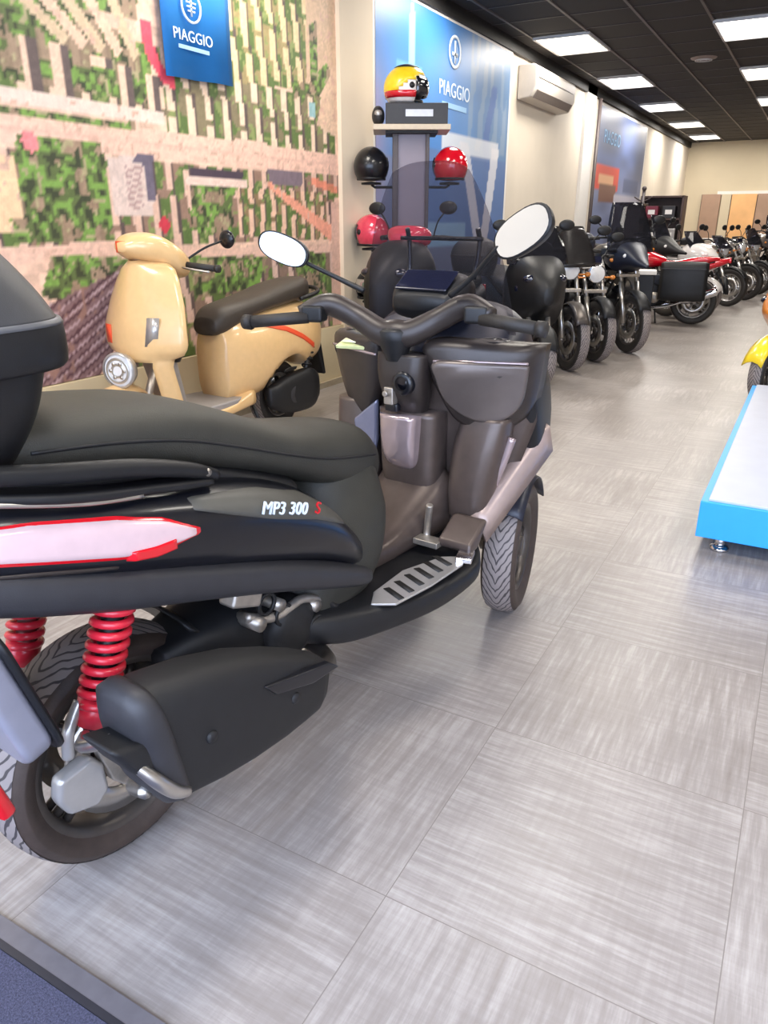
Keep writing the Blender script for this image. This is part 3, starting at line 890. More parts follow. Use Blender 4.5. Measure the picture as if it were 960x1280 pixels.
# ------------------------------------------------------------------ podium on the right
t = thing('display_podium', 'low bright blue display podium with a pale top on metal feet at the right', 'podium', (0, 0, 0))
PX0, PX1, PY0, PY1 = -.255, 2.0, 3.25, 6.0
b = B(); box(b, ((PX0 + PX1) / 2, (PY0 + PY1) / 2, .155), (PX1 - PX0, PY1 - PY0, .165)); obj('side_panel', b, M['blue'], t, smooth=False, bevel=.004)
b = B(); box(b, ((PX0 + PX1) / 2 + .005, (PY0 + PY1) / 2, .242), (PX1 - PX0 - .05, PY1 - PY0 - .03, .012)); obj('deck', b, M['podium_top'], t, smooth=False, bevel=.003)
for x, y in ((PX0 + .1, PY0 + .08), (PX1 - .1, PY0 + .08), (PX0 + .1, PY1 - .1), (PX1 - .1, PY1 - .1), (PX0 + 1.1, PY0 + .08)):
    b = B(); cyl(b, (x, y, .012), (x, y, .075), .022); lathe(b, [(0, 0), (.04, 0), (.04, .014), (.02, .02), (0, .02)], 20, 'Z', (x, y, 0)); obj('foot', b, M['chrome'], t)

# ------------------------------------------------------------------ door mat, bottom left
t = thing('door_mat', 'dark blue-grey entrance mat with grey edging in the bottom left corner', 'doormat')
b = B(); box(b, (-.95, .01, .004), (2.4, 1.07, .008)); obj('pile', b, M['mat'], t, smooth=False)
b = B(); box(b, (-.95, .578, .004), (2.4, .036, .010)); obj('edge_strip', b, M['mat_edge'], t, smooth=False)
b = B(); box(b, (-.95, .553, .0045), (2.4, .014, .010)); obj('groove', b, M['edge_dark'], t, smooth=False)

# ================================================================== wheels shared by every bike
def tyre_mesh(r, w, rimr):
    pr = [(rimr, -w * .36), (rimr + .012, -w * .42), ((r + rimr) / 2, -w * .5), (r - .028, -w * .49), (r - .012, -w * .40), (r - .003, -w * .2), (r, 0),
          (r - .003, w * .2), (r - .012, w * .40), (r - .028, w * .49), ((r + rimr) / 2, w * .5), (rimr + .012, w * .42), (rimr, w * .36)]
    return pr


def wheel(parent, name, pos, r, w, rimr, rim='rim_dark', side='rubber', spokes=6, steer=0.0, tread=True, disc=True, wire=False, n=48):
    """tyre (> tread, rim, brake disc) turned about its axle; one part of the bike"""
    pr = tyre_mesh(r, w, rimr)
    b = B(); lathe(b, pr, n)
    ty = obj(name, b, M[side], parent, loc=pos, rot=(0, 0, steer))
    if tread:
        b = B()
        tp = [(rr + .0015, y) for rr, y in pr[4:9]]
        rings = []
        uvl = b.loops.layers.uv.new('UVMap')
        for i in range(n + 1):
            a = 2 * PI * i / n
            rings.append([b.verts.new((q * math.cos(a), y, q * math.sin(a))) for q, y in tp])
        for i in range(n):
            for j in range(len(tp) - 1):
                f = b.faces.new((rings[i][j], rings[i + 1][j], rings[i + 1][j + 1], rings[i][j + 1]))
                for lp, (ii, jj) in zip(f.loops, ((i, j), (i + 1, j), (i + 1, j + 1), (i, j + 1))):
                    lp[uvl].uv = (ii / n * 12 * r / .27, abs(jj - 2) / 2 * .6)
        bmesh.ops.remove_doubles(b, verts=b.verts, dist=1e-6)
        obj('tread', b, M['tread'], ty)
    b = B()
    lathe(b, [(rimr + .004, -w * .36), (rimr - .016, -w * .34), (rimr - .022, -w * .1), (rimr - .022, w * .1), (rimr - .016, w * .34), (rimr + .004, w * .36)], n)
    lathe(b, [(0, -w * .34), (.036, -w * .34), (.042, -w * .2), (.042, w * .2), (.036, w * .34), (0, w * .34)], 24)
    if wire:
        for k in range(28):
            a = 2 * PI * k / 28; a2 = a + (.5 if k % 2 else -.5); s = .03 if k % 4 < 2 else -.03
            cyl(b, (.036 * math.cos(a2), s, .036 * math.sin(a2)), ((rimr - .01) * math.cos(a), 0, (rimr - .01) * math.sin(a)), .0028, n=5)
    else:
        for k in range(spokes):
            a = 2 * PI * k / spokes
            for d in (-.10, .10):
                p0 = (.03 * math.cos(a), w * .12, .03 * math.sin(a)); p1 = ((rimr - .012) * math.cos(a + d), w * .10, (rimr - .012) * math.sin(a + d))
                q0 = (p0[0], -p0[1], p0[2]); q1 = (p1[0], -p1[1], p1[2])
                tube(b, [p0, p1], [.013, .010], n=8, smooth=False); tube(b, [q0, q1], [.013, .010], n=8, smooth=False)
    obj('rim', b, M[rim], ty)
    if disc:
        b = B(); dr = rimr * .72
        for s in (-1, 1): lathe(b, [(dr * .62, s * w * .40 - .0025), (dr, s * w * .40 - .0025), (dr, s * w * .40 + .0025), (dr * .62, s * w * .40 + .0025), (dr * .62, s * w * .40 - .0025)], 36)
        obj('brake_disc', b, M['steel'], ty)
    return ty


def coil(bm, a, b_, R, turns, wire, n=8):
    a = Vector(a); d = Vector(b_) - a; L = d.length; d.normalize()
    u = d.cross(Vector((0, 1, 0))).normalized(); v = d.cross(u)
    P = []
    N = int(turns * 14)
    for i in range(N + 1):
        t = i / N; an = 2 * PI * turns * t
        P.append(a + d * (L * t) + (u * math.cos(an) + v * math.sin(an)) * R)
    tube(bm, P, wire, n=n, smooth=False)


# ================================================================== the big black three-wheeled scooter
H0 = math.radians(90 - 6)
MP = thing('three_wheeled_scooter', 'large matt black three-wheeled scooter with red rear springs and top case, parked in the foreground', 'scooter', (-1.205, .893, 0), H0)

# --- tail body
BODY = [(-.52, 0, .95, .90, .05, 2.4), (-.44, 0, .965, .86, .13, 2.6), (-.30, 0, .97, .80, .20, 2.8), (-.1, 0, .935, .735, .235, 3.0), (.1, 0, .895, .675, .25, 3.0),
        (.33, 0, .835, .60, .255, 3.0), (.52, 0, .745, .53, .245, 2.8), (.66, 0, .62, .46, .22, 2.6), (.74, 0, .54, .44, .16, 2.4)]
side = loft_side(BODY)
b = B(); loft_u(b, BODY, 40, 6); obj('tail_fairing', b, M['black_gloss'], MP)
LOW = [(-.46, 0, .90, .83, .12, 2.6), (-.30, 0, .865, .755, .20, 3.4), (-.1, 0, .80, .685, .238, 3.6), (.1, 0, .735, .625, .255, 3.6), (.33, 0, .655, .55, .262, 3.6),
       (.52, 0, .575, .475, .255, 3.4), (.68, 0, .50, .415, .235, 3.0), (.76, 0, .46, .40, .18, 2.6)]
b = B(); loft_u(b, LOW, 40, 6); obj('lower_fairing', b, M['grey_matt'], MP)
for s in (-1, 1):
    b = B(); patch(b, side, [(.10, .862), (.3, .825), (.46, .765), (.60, .665)], [(.10, .838), (.3, .755), (.46, .70), (.60, .635)], s, off=.006)
    obj('side_panel', b, M['olive_panel'], MP)
# wrap-round tail lamp
for s in (-1, 1):
    b = B(); patch(b, side, [(-.40, .938), (-.2, .912), (-.06, .882), (.03, .852), (.115, .800)], [(-.40, .885), (-.2, .830), (-.06, .790), (.02, .778), (.115, .793)], s, off=.004, nu=30)
    lamp = obj('tail_lamp', b, M['red_lens'], MP)
    b = B(); patch(b, side, [(-.385, .933), (-.2, .908), (-.06, .877), (.03, .847), (.105, .802)], [(-.385, .890), (-.2, .836), (-.06, .796), (.02, .785), (.105, .796)], s, off=.009, nu=30)
    obj('clear_lens', b, M['white_lens'], lamp)
    b = B(); patch(b, side, [(-.055, .812), (.0, .806), (.05, .806)], [(-.055, .790), (.0, .781), (.05, .784)], s, off=.014, nu=12)
    obj('reflector', b, M['red_lens'], lamp)
    b = B(); patch(b, side, [(-.36, .858), (-.2, .822), (-.06, .784)], [(-.36, .846), (-.2, .810), (-.06, .775)], s, off=.005, nu=20, nw=4)
    obj('lamp_strip', b, M['dark_brown_grey'], lamp)
# badge on the side panel
bx = .335
bv = side(bx, .765) + .014
tx = text('badge', 'MP3 300', .040, M['print_white'], (bx, -bv, .772), (math.radians(90), math.radians(18), 0), MP)
text('badge_letter', 'S', .040, M['red_lens'], (bx + .115, -side(bx + .115, .735) - .022, .735), (math.radians(90), math.radians(18), 0), MP)
# --- seat
SEAT = [(-.24, 0, 1.045, .975, .10, 2.5), (-.18, 0, 1.055, .955, .155, 2.8), (-.02, 0, 1.045, .92, .175, 3.0), (.12, 0, 1.03, .885, .18, 3.0), (.22, 0, 1.01, .86, .18, 3.0), (.34, 0, .965, .825, .175, 3.0),
        (.46, 0, .915, .78, .168, 3.0), (.60, 0, .872, .72, .158, 3.0), (.74, 0, .848, .66, .145, 3.0), (.84, 0, .825, .62, .13, 2.8), (.91, 0, .78, .62, .10, 2.4)]
b = B(); loft_u(b, SEAT, 36, 6); seat = obj('seat', b, M['seat'], MP)
b = B()
sf = loft_side(SEAT)
for s in (-1, 1):
    tube(b, [(u, s * (sf(u, w) + .001), w) for u, w in ((-.15, 1.0), (0, .985), (.15, .955), (.3, .905), (.45, .85), (.6, .80), (.75, .765), (.86, .74))], .0035, n=6)
obj('seam', b, M['black_matt'], seat)
b = B()
loft_w(b, [(.40, .62, 0, .20, .20, 3), (.48, .66, 0, .21, .21, 3), (.58, .72, 0, .18, .195, 3), (.66, .745, 0, .16, .165, 2.8), (.74, .76, 0, .14, .13, 2.6)], 36)
obj('seat_cowl', b, M['seat'], MP)
b = B()
loft_u(b, [(-.25, 0, .985, .94, .12, 3), (-.05, 0, .945, .90, .16, 3), (.15, 0, .905, .87, .165, 3), (.3, 0, .86, .80, .16, 3), (.5, 0, .78, .7, .15, 3)], 28)
obj('seat_base', b, M['black_matt'], MP)
# grab rails beside the seat
for s in (-1, 1):
    b = B()
    tube(b, [(-.38, s * .16, 1.0), (-.30, s * .20, 1.005), (-.15, s * .215, .975), (0, s * .218, .945), (.12, s * .215, .91), (.20, s * .20, .875)], [.012, .016, .018, .018, .016, .012], n=12)
    tube(b, [(-.36, s * .16, .985), (-.15, s * .225, .935), (.05, s * .225, .895), (.18, s * .21, .868)], [.008, .010, .010, .008], n=8)
    obj('grab_rail', b, M['black_satin'], MP)
    b = B(); tube(b, [(-.40, s * .12, .975), (-.30, s * .19, .962), (-.12, s * .228, .918), (-.0, s * .232, .897)], .0055, n=8); obj('rail_trim', b, M['steel'], MP)
    b = B(); cyl(b, (.165, s * .205, .893), (.165, s * .222, .893), .008); obj('bolt', b, M['steel'], MP)

# --- top case
b = B()
loft_w(b, [(.965, -.335, 0, .15, .15, 4), (.985, -.335, 0, .185, .18, 4), (1.06, -.335, 0, .225, .22, 4), (1.135, -.335, 0, .245, .24, 4), (1.155, -.335, 0, .248, .243, 4)], 40)
tc = obj('top_case', b, M['black_satin'], MP)
b = B()
loft_w(b, [(1.142, -.335, 0, .255, .250, 4.5), (1.148, -.335, 0, .272, .266, 4.5), (1.205, -.335, 0, .272, .266, 4.5), (1.212, -.335, 0, .264, .26, 4.5)], 40, 3)
obj('case_band', b, M['black_satin'], tc)
b = B()
loft_w(b, [(1.21, -.335, 0, .268, .262, 4.4), (1.26, -.34, 0, .252, .248, 3.8), (1.32, -.35, 0, .222, .225, 3.2), (1.37, -.365, 0, .182, .19, 3), (1.405, -.38, 0, .12, .13, 2.6), (1.418, -.38, 0, .03, .03, 2)], 40)
obj('case_lid', b, mat('case_lid_lit_grey', S(54, 54, 56), .45, bump=.15, bscale=600), tc)  # lid grey lightened to hold the light falling on it
b = B()
loft_w(b, [(1.206, -.335, 0, .2735, .2675, 4.5), (1.214, -.335, 0, .270, .264, 4.5)], 40, 2); obj('case_seam', b, mat('grey_seam_plastic', S(84, 84, 86), .4), tc)
b = B(); box(b, (-.42, 0, .955), (.30, .24, .022)); box(b, (-.28, 0, .94), (.1, .18, .05)); obj('case_rack', b, M['black_satin'], MP, bevel=.008)

# --- rear wheel
wheel(MP, 'rear_wheel', (0, 0, .27), .27, .146, .207, rim='rim_dark', side='rubber_brown', spokes=5, n=64)
# hub bracket, calliper, silver carrier
b = B()
prism(b, [(-.135, .455), (-.10, .47), (-.075, .40), (-.055, .31), (.005, .285), (.055, .235), (.045, .205), (-.0, .21), (-.05, .235), (-.095, .29), (-.115, .36)], 'v', -.152, -.128)
hb = obj('shock_carrier', b, M['alu'], MP, bevel=.004)
b = B(); cyl(b, (-.0, -.165, .262), (-.0, -.10, .262), .026); cyl(b, (-.0, -.178, .262), (-.0, -.165, .262), .014); obj('axle_nut', b, M['steel'], MP)
b = B()
prism(b, [(-.205, .365), (-.135, .378), (-.11, .345), (-.105, .28), (-.135, .255), (-.195, .275), (-.215, .32)], 'v', -.155, -.118)
obj('brake_calliper', b, M['silver_gloss'], MP, bevel=.012, seg=3)
b = B(); tube(b, [(-.13, -.14, .50), (-.165, -.145, .455), (-.175, -.145, .40)], .012, n=10); obj('brake_pipe', b, M['silver_gloss'], MP)

# --- rear springs
for s in (-1, 1):
    top = Vector((-.035 if s < 0 else 0, s * .165, .70)); bot = Vector((-.115 if s < 0 else -.08, s * .155, .46))
    b = B(); cyl(b, top, bot + Vector((-.005, 0, -.03)), .021); cyl(b, top + Vector((0, 0, .05)), top, .028)
    sh = obj('shock_absorber', b, M['steel'] if s > 0 else M['black_satin'], MP)
    b = B(); coil(b, top, bot.lerp(top, .12), .033, 9.5, .0085); obj('spring', b, M['red_coil'], sh)
    b = B(); cyl(b, bot.lerp(top, .16), bot.lerp(top, -.04), .037, r2=.034); obj('spring_sleeve', b, M['red_coil'], sh)

# --- rear mudguard in front of the wheel, engine, drive case
b = B()
rings = []
for i in range(17):
    a = math.radians(-25 + 82 * i / 16)
    rings.append([b.verts.new((.305 * math.cos(a), y, .27 + .305 * math.sin(a) - abs(y) * abs(y) * 2)) for y in (-.11, -.07, 0, .07, .11)])
skin(b, rings, False, False); obj('rear_mudguard', b, M['black_satin'], MP, solid=.008)
b = B()
loft_u(b, [(.10, -.03, .47, .37, .07, 3), (.2, -.04, .50, .30, .10, 3.2), (.36, -.03, .52, .26, .135, 3.2), (.52, -.02, .50, .25, .13, 3.2), (.60, 0, .46, .30, .10, 3)], 28)
eng = obj('engine', b, M['black_satin'], MP)
b = B()
lathe(b, [(0, 0), (.05, 0), (.075, .012), (.082, .03), (.082, .06)], 28, 'Y', (.42, -.205, .41)); obj('fan_cover', b, M['black_matt'], eng)
b = B()
for x, z, r in ((.30, .48, .018), (.37, .50, .016), (.50, .44, .016), (.44, .33, .015), (.55, .37, .017), (.34, .37, .013)): cyl(b, (x, -.20, z), (x, -.13, z), r, 12)
tube(b, [(.28, -.17, .50), (.36, -.185, .47), (.45, -.19, .48), (.53, -.18, .44)], .012)
obj('engine_bolts', b, M['alu'], eng)
b = B(); box(b, (.60, -.19, .335), (.075, .05, .085), (0, .5, 0)); obj('crankcase_cover', b, M['alu'], eng, bevel=.012)
b = B(); box(b, (.26, -.185, .575), (.09, .05, .055), (0, .35, 0)); obj('bracket', b, M['alu'], eng, bevel=.008)
b = B()
tube(b, [(.12, -.20, .475), (.20, -.215, .45)], .016, smooth=False); tube(b, [(.09, -.20, .455), (.16, -.215, .44), (.2, -.21, .45)], .010); obj('stand_lever', b, M['silver_gloss'], MP)
b = B()
for i, (x, z) in enumerate(((.33, .52), (.38, .47), (.43, .43), (.49, .39))): lathe(b, [(.022, -.004), (.03, -.004), (.03, .004), (.022, .004), (.022, -.004)], 16, 'Y', (x, -.19 - .004 * i, z))
tube(b, [(.5, -.16, .50), (.56, -.19, .42), (.60, -.2, .37)], .013); obj('hose', b, M['black_matt'], MP)

# --- silencer
b = B()
R0, R1 = Vector((-.165, 0, .505)), Vector((.335, 0, .395))
ax = (R1 - R0).normalized(); up = Vector((-ax.z, 0, ax.x))
rings = []
for t, hw, hv, sh in ((0, .086, .050, 0), (.03, .112, .060, 0), (.12, .125, .066, 0), (.3, .126, .068, 0), (.5, .118, .066, -.003), (.7, .10, .060, -.01), (.85, .082, .052, -.016), (.95, .068, .044, -.022), (1.0, .05, .035, -.022)):
    L = (R1 - R0).length; c = R0 + ax * (L * t) + up * sh
    ring = []
    for j in range(36):
        cc, ss = se(2 * PI * j / 36, 3.6)
        # the rear face leans back along the top
        ring.append(b.verts.new(c + Vector((0, -.335 + cc * hv, 0)) + up * (ss * hw) + ax * (-ss * hw * .42 * (1 - t))))
    rings.append(ring)
skin(b, rings); mu = obj('silencer', b, M['black_matt'], MP)
b = B()
rings = []
for t, hw, hv in ((-.02, .078, .046), (.0, .098, .060), (.02, .120, .069), (.075, .128, .072), (.10, .126, .071)):
    c = R0 + ax * (.5 * t)
    rings.append([b.verts.new(c + Vector((0, -.335 + se(2 * PI * j / 36, 3.6)[0] * hv, 0)) + up * (se(2 * PI * j / 36, 3.6)[1] * hw) + ax * (-se(2 * PI * j / 36, 3.6)[1] * hw * .42)) for j in range(36)])
skin(b, rings); obj('end_cap', b, M['grey_matt'], mu)
b = B()
for j, (t, q) in enumerate(((.25, .0), (.72, -.005))):
    b = B(); c = R0 + ax * (.512 * t) + up * q; yy = -.335 - (.069, .060, .060)[j]
    lathe(b, [(0, -.004), (.010, -.004), (.013, .0), (.013, .004)], 16, 'Y', (c.x, yy, c.z))
    obj('screw', b, M['black_matt'], mu)
b = B()
prism(b, [(-.235, .565), (-.165, .545), (-.115, .43), (-.13, .40), (-.20, .50)], 'v', -.395, -.30)
obj('tailpipe_surround', b, M['black_matt'], mu, bevel=.012)
b = B()
tube(b, [(-.20, -.365, .53), (-.17, -.40, .475), (-.135, -.405, .425), (-.105, -.40, .40)], [.008, .013, .013, .010], n=10)
tube(b, [(-.20, -.34, .545), (-.205, -.26, .50), (-.16, -.19, .46)], .012)
tube(b, [(-.15, -.34, .40), (-.11, -.24, .33), (-.06, -.165, .27)], .013)
obj('silencer_bracket', b, M['steel'], mu)
b = B(); prism(b, [(.10, .505), (.30, .455), (.33, .43), (.24, .435), (.13, .47)], 'v', -.405, -.385); obj('heat_shield', b, M['black_gloss'], mu, bevel=.004)
b = B(); tube(b, [(.33, -.325, .385), (.42, -.29, .34), (.50, -.22, .30), (.54, -.12, .30)], [.024, .022, .022, .024], n=14); obj('exhaust_pipe', b, M['rim_dark'], MP)
b = B()
for p in ((.07, -.37, .34), (-.02, -.36, .36)): ball(b, p, .011)
cyl(b, (.07, -.34, .355), (.07, -.37, .34), .008); cyl(b, (-.02, -.33, .37), (-.02, -.36, .36), .008); obj('chrome_bolt', b, M['chrome'], mu)

# --- number plate holder behind the wheel
b = B()
T = Matrix.Translation((-.272, -.058, .615)) @ Matrix.Rotation(math.radians(-16), 4, 'Y')
pl = []
hw_, hh_, rr_ = .165, .14, .05
for cx, cy, a0 in ((hw_ - rr_, hh_ - rr_, 0), (-hw_ + rr_, hh_ - rr_, 90), (-hw_ + rr_, -hh_ + rr_, 180), (hw_ - rr_, -hh_ + rr_, 270)):
    for q in range(6): pl.append((cx + rr_ * math.cos(math.radians(a0 + 18 * q)), cy + rr_ * math.sin(math.radians(a0 + 18 * q))))
prism(b, pl, 'u', -.045, .012); xform(b, T)
ph = obj('plate_holder', b, M['grey_plate'], MP, bevel=.014, seg=3)
b = B(); prism(b, [(y * 1.06, z * 1.07) for y, z in pl], 'u', .010, .024); xform(b, T); obj('holder_rim', b, M['black_satin'], ph, bevel=.006)
b = B(); box(b, (.028, -.085, .055), (.02, .05, .03)); xform(b, T); obj('slot', b, M['black_matt'], ph, bevel=.004)
b = B(); box(b, (-.325, -.155, .43), (.03, .06, .10), (0, -.25, 0)); obj('rear_reflector', b, M['red_lens'], ph, bevel=.010)
b = B(); tube(b, [(-.28, 0, .60), (-.30, 0, .72), (-.30, 0, .80)], .045, n=14); obj('holder_arm', b, M['black_satin'], MP)

# --- floor, frame and running boards
b = B()
loft_u(b, [(.40, 0, .44, .36, .17, 3), (.55, 0, .42, .30, .25, 4), (.75, 0, .385, .28, .30, 4.5), (.95, 0, .365, .265, .325, 4.5), (1.15, 0, .36, .275, .32, 4.5), (1.28, 0, .38, .30, .24, 4)], 36)
obj('floor_tray', b, M['black_satin'], MP)
b = B()
loft_u(b, [(.62, 0, .50, .34, .115, 3), (.78, 0, .46, .34, .11, 3), (.95, 0, .44, .34, .11, 3), (1.12, 0, .50, .34, .125, 3), (1.28, 0, .60, .34, .15, 3)], 28)
obj('centre_tunnel', b, M['brown_grey'], MP)
for s in (-1, 1):
    b = B()
    prism(b, [(.66, s * .25), (.72, s * .215), (.88, s * .205), (1.03, s * .25), (1.07, s * .305), (1.02, s * .33), (.85, s * .325), (.70, s * .305)], 'w', .385, .392)
    fp = obj('foot_plate', b, M['silver_gloss'], MP, bevel=.002)
    b = B()
    for k in range(6):
        x = .72 + .052 * k
        prism(b, [(x, s * .300), (x + .018, s * .306), (x + .045, s * .238), (x + .030, s * .228)], 'w', .390, .3945)
    obj('slot', b, M['black_matt'], fp)
    b = B(); box(b, (1.06, s * .315, .398), (.075, .05, .018), (0, 0, s * -.35)); obj('plate_end', b, M['chrome'], fp, bevel=.004)
    b = B()
    tube(b, [(1.10, s * .16, .52), (1.12, s * .14, .42), (1.10, s * .15, .385)], .012); box(b, (1.09, s * .165, .40), (.05, .09, .02)); obj('brake_pedal', b, M['alu'], MP, bevel=.004)
    b = B(); prism(b, [(1.08, .42), (1.17, .475), (1.20, .475), (1.14, .395), (1.09, .39)], 'v', s * .20, s * .32); obj('foot_rest', b, M['brown_grey'], MP, bevel=.012)

# --- leg shield (inner front)
b = B()
def ls_u(v, w): return 1.285 + 1.1 * abs(v) ** 2.2 * (1 if w > .5 else 1) - .16 * (w - .75)
rings = []
for i in range(21):
    w_ = .44 + .54 * i / 20
    hv_ = .25 + .115 * min(1, max(0, (w_ - .44) / .32)) ** .8
    rings.append([b.verts.new((ls_u(hv_ * j / 12, w_), hv_ * j / 12, w_)) for j in range(-12, 13)])
skin(b, rings, False, False); obj('leg_shield', b, M['brown_grey'], MP, solid=.03)
# glove boxes left and right, rounded lids
for s, hv_ in ((-1, .155), (1, .135)):
    b = B()
    vc = s * .235 - .01
    out = [(-.155, .145), (.155, .155), (.165, .08), (.13, -.02), (.08, -.10), (.0, -.135), (-.08, -.11), (-.13, -.03)] if s < 0 else [(-.14, .15), (.13, .14), (.13, .04), (.09, -.07), (.03, -.14), (-.03, -.15), (-.10, -.06), (-.14, .03)]
    P2 = catmull([np.array(p) for p in out + [out[0]]], 5)[:-1]
    layers = []
    for off_, sc in ((.0, 1.0), (-.045, 1.0), (-.075, .94), (-.088, .82), (-.092, .5)):
        layers.append([b.verts.new((ls_u(vc + p[0] * sc, .85 + p[1] * sc) + off_ - (0 if sc > .95 else 0), vc + p[0] * sc * (1), .862 + p[1] * sc)) for p in P2])
    skin(b, layers); obj('glove_box', b, M['dark_brown_grey'], MP)
    if s < 0:
        b = B(); LP = [(-.135, .10), (.11, .11), (.12, .05), (.09, -.02), (.02, -.07), (-.06, -.075), (-.115, -.02)]
        LP = catmull([np.array(p) for p in LP + [LP[0]]], 5)[:-1]
        skin(b, [[b.verts.new((ls_u(vc + p[0], .85 + p[1]) - .092 - o_, vc + p[0] * k_, .85 + p[1] * k_)) for p in LP] for o_, k_ in ((0, 1.0), (.010, .98), (.014, .9))])
        obj('glove_box_lid', b, M['lid'], MP)
    b = B()
    tube(b, [(ls_u(vc + q, .96) - .088, vc + q, .955 + .004 * (1 - (q / .13) ** 2)) for q in (-.13, -.06, 0, .06, .13)], .0045, n=8)
    obj('glove_box_edge', b, M['pearl'], MP)
# ignition panel
b = B(); loft_w(b, [(.76, 1.235, -.005, .04, .045, 3), (.83, 1.20, -.005, .055, .075, 3), (.90, 1.185, -.005, .06, .085, 3), (.97, 1.19, -.005, .06, .09, 3)], 24); ip = obj('ignition_panel', b, M['dark_brown_grey'], MP)
b = B(); lathe(b, [(.022, 0), (.034, -.0), (.038, .010), (.038, .03)], 24, 'X', (1.118, -.035, .885)); lathe(b, [(0, .012), (.020, .010), (.020, .03)], 20, 'X', (1.118, -.035, .885)); obj('key_switch', b, M['black_gloss'], ip)
b = B(); box(b, (1.135, .015, .84), (.03, .035, .055)); cyl(b, (1.12, .015, .85), (1.10, .015, .85), .010); obj('key_fob', b, M['alu'], ip, bevel=.004)
b = B(); box(b, (1.155, .02, .80), (.03, .05, .03)); obj('bag_hook', b, M['black_gloss'], ip, bevel=.008)
# pearly centre panel, and a blue-grey insert painting the reflection on the left side
b = B(); loft_w(b, [(.585, 1.215, .0, .03, .035, 3), (.62, 1.20, .0, .05, .058, 4), (.70, 1.19, .0, .06, .066, 4), (.775, 1.19, .0, .06, .070, 4)], 24); obj('centre_panel', b, M['pearl'], MP)
b = B(); loft_w(b, [(.46, 1.26, 0, .06, .09, 3), (.55, 1.255, .0, .07, .105, 3.4), (.66, 1.25, .0, .07, .11, 3.4), (.78, 1.25, .0, .07, .115, 3.4)], 24); obj('centre_surround', b, M['brown_grey'], MP)
b = B(); prism(b, [(.125, .80), (.225, .72), (.20, .60), (.15, .56), (.125, .66)], 'u', 1.21, 1.235); obj('side_reflection', b, M['blue_grey'], MP, bevel=.010)
for s in (-1, 1):
    b = B(); loft_w(b, [(.44, 1.27, s * .215, .06, .065, 3), (.55, 1.275, s * .22, .075, .075, 3), (.68, 1.29, s * .235, .075, .085, 3), (.78, 1.30, s * .25, .06, .08, 3)], 24); obj('knee_panel', b, M['brown_grey'], MP)
    b = B(); tube(b, [(1.30, s * .275, .53), (1.29, s * .305, .62), (1.30, s * .335, .72)], [.010, .016, .014], n=8); obj('shield_highlight', b, M['pearl'], MP)  # pale tube paints the highlight stripe along the shield's side

# --- dash, instrument cowl and nose
b = B()
loft_u(b, [(1.22, 0, .985, .90, .20, 3), (1.30, 0, 1.01, .86, .27, 3), (1.40, 0, 1.06, .80, .285, 3), (1.52, 0, 1.11, .72, .275, 3), (1.66, 0, 1.05, .64, .24, 2.8), (1.80, 0, .92, .58, .19, 2.6), (1.90, 0, .80, .60, .10, 2.4)], 36)
obj('front_fairing', b, M['navy'], MP)
b = B()
loft_u(b, [(1.265, 0, 1.135, 1.09, .095, 4), (1.30, 0, 1.165, 1.06, .12, 4), (1.37, 0, 1.20, 1.05, .128, 4), (1.46, 0, 1.19, 1.04, .10, 3)], 32); dsh = obj('instrument_cowl', b, M['black_satin'], MP)
b = B(); box(b, (1.31, .0, 1.178), (.008, .19, .095), (0, math.radians(56), 0)); obj('instrument_screen', b, M['screen'], dsh, bevel=.004)
b = B(); box(b, (1.22, .19, .978), (.09, .15, .012), (0, -.25, .1)); obj('dash_label', b, mat('pale_yellow_sticker', S(206, 210, 150), .5), MP, bevel=.003)
b = B(); box(b, (1.205, .20, .986), (.03, .10, .004), (0, -.25, .1)); obj('dash_label_patch', b, mat('pale_sticker_white', S(236, 236, 200), .5), MP)
for s in (-1, 1):
    b = B(); loft_u(b, [(1.27, s * .31, .985, .92, .035, 3), (1.33, s * .315, .995, .86, .055, 3), (1.42, s * .32, .98, .66, .055, 3), (1.54, s * .30, .92, .56, .05, 3), (1.66, s * .26, .82, .55, .05, 3)], 24)
    obj('fairing_shoulder', b, M['black_satin'], MP)
    b = B(); lathe(b, [(.03, 0), (.05, 0), (.055, .01), (.05, .02), (.03, .02), (.03, 0)], 24, 'Z', (1.30, s * .25, .995)); obj('speaker_ring', b, M['black_gloss'], MP)

# --- windscreen
b = B()
rings = []
for i in range(15):
    t_ = i / 14; w_ = 1.02 + .50 * t_
    hv_ = .28 - .06 * t_ - .085 * t_ ** 3
    rings.append([b.verts.new((1.46 - .13 * t_ - .55 * abs(hv_ * j / 10) ** 2 * 1.6, hv_ * j / 10, w_ - .03 * abs(j / 10) ** 3 * t_)) for j in range(-10, 11)])
skin(b, rings, False, False); ws = obj('windscreen', b, M['smoke'], MP, solid=.005)
b = B()
for s in (-1, 1): tube(b, [(1.40, s * .12, 1.18), (1.41, s * .13, 1.28), (1.395, s * .13, 1.33)], .008)
tube(b, [(1.39, -.15, 1.30), (1.405, 0, 1.30), (1.39, .15, 1.30)], .007); obj('screen_bracket', b, M['black_gloss'], MP)

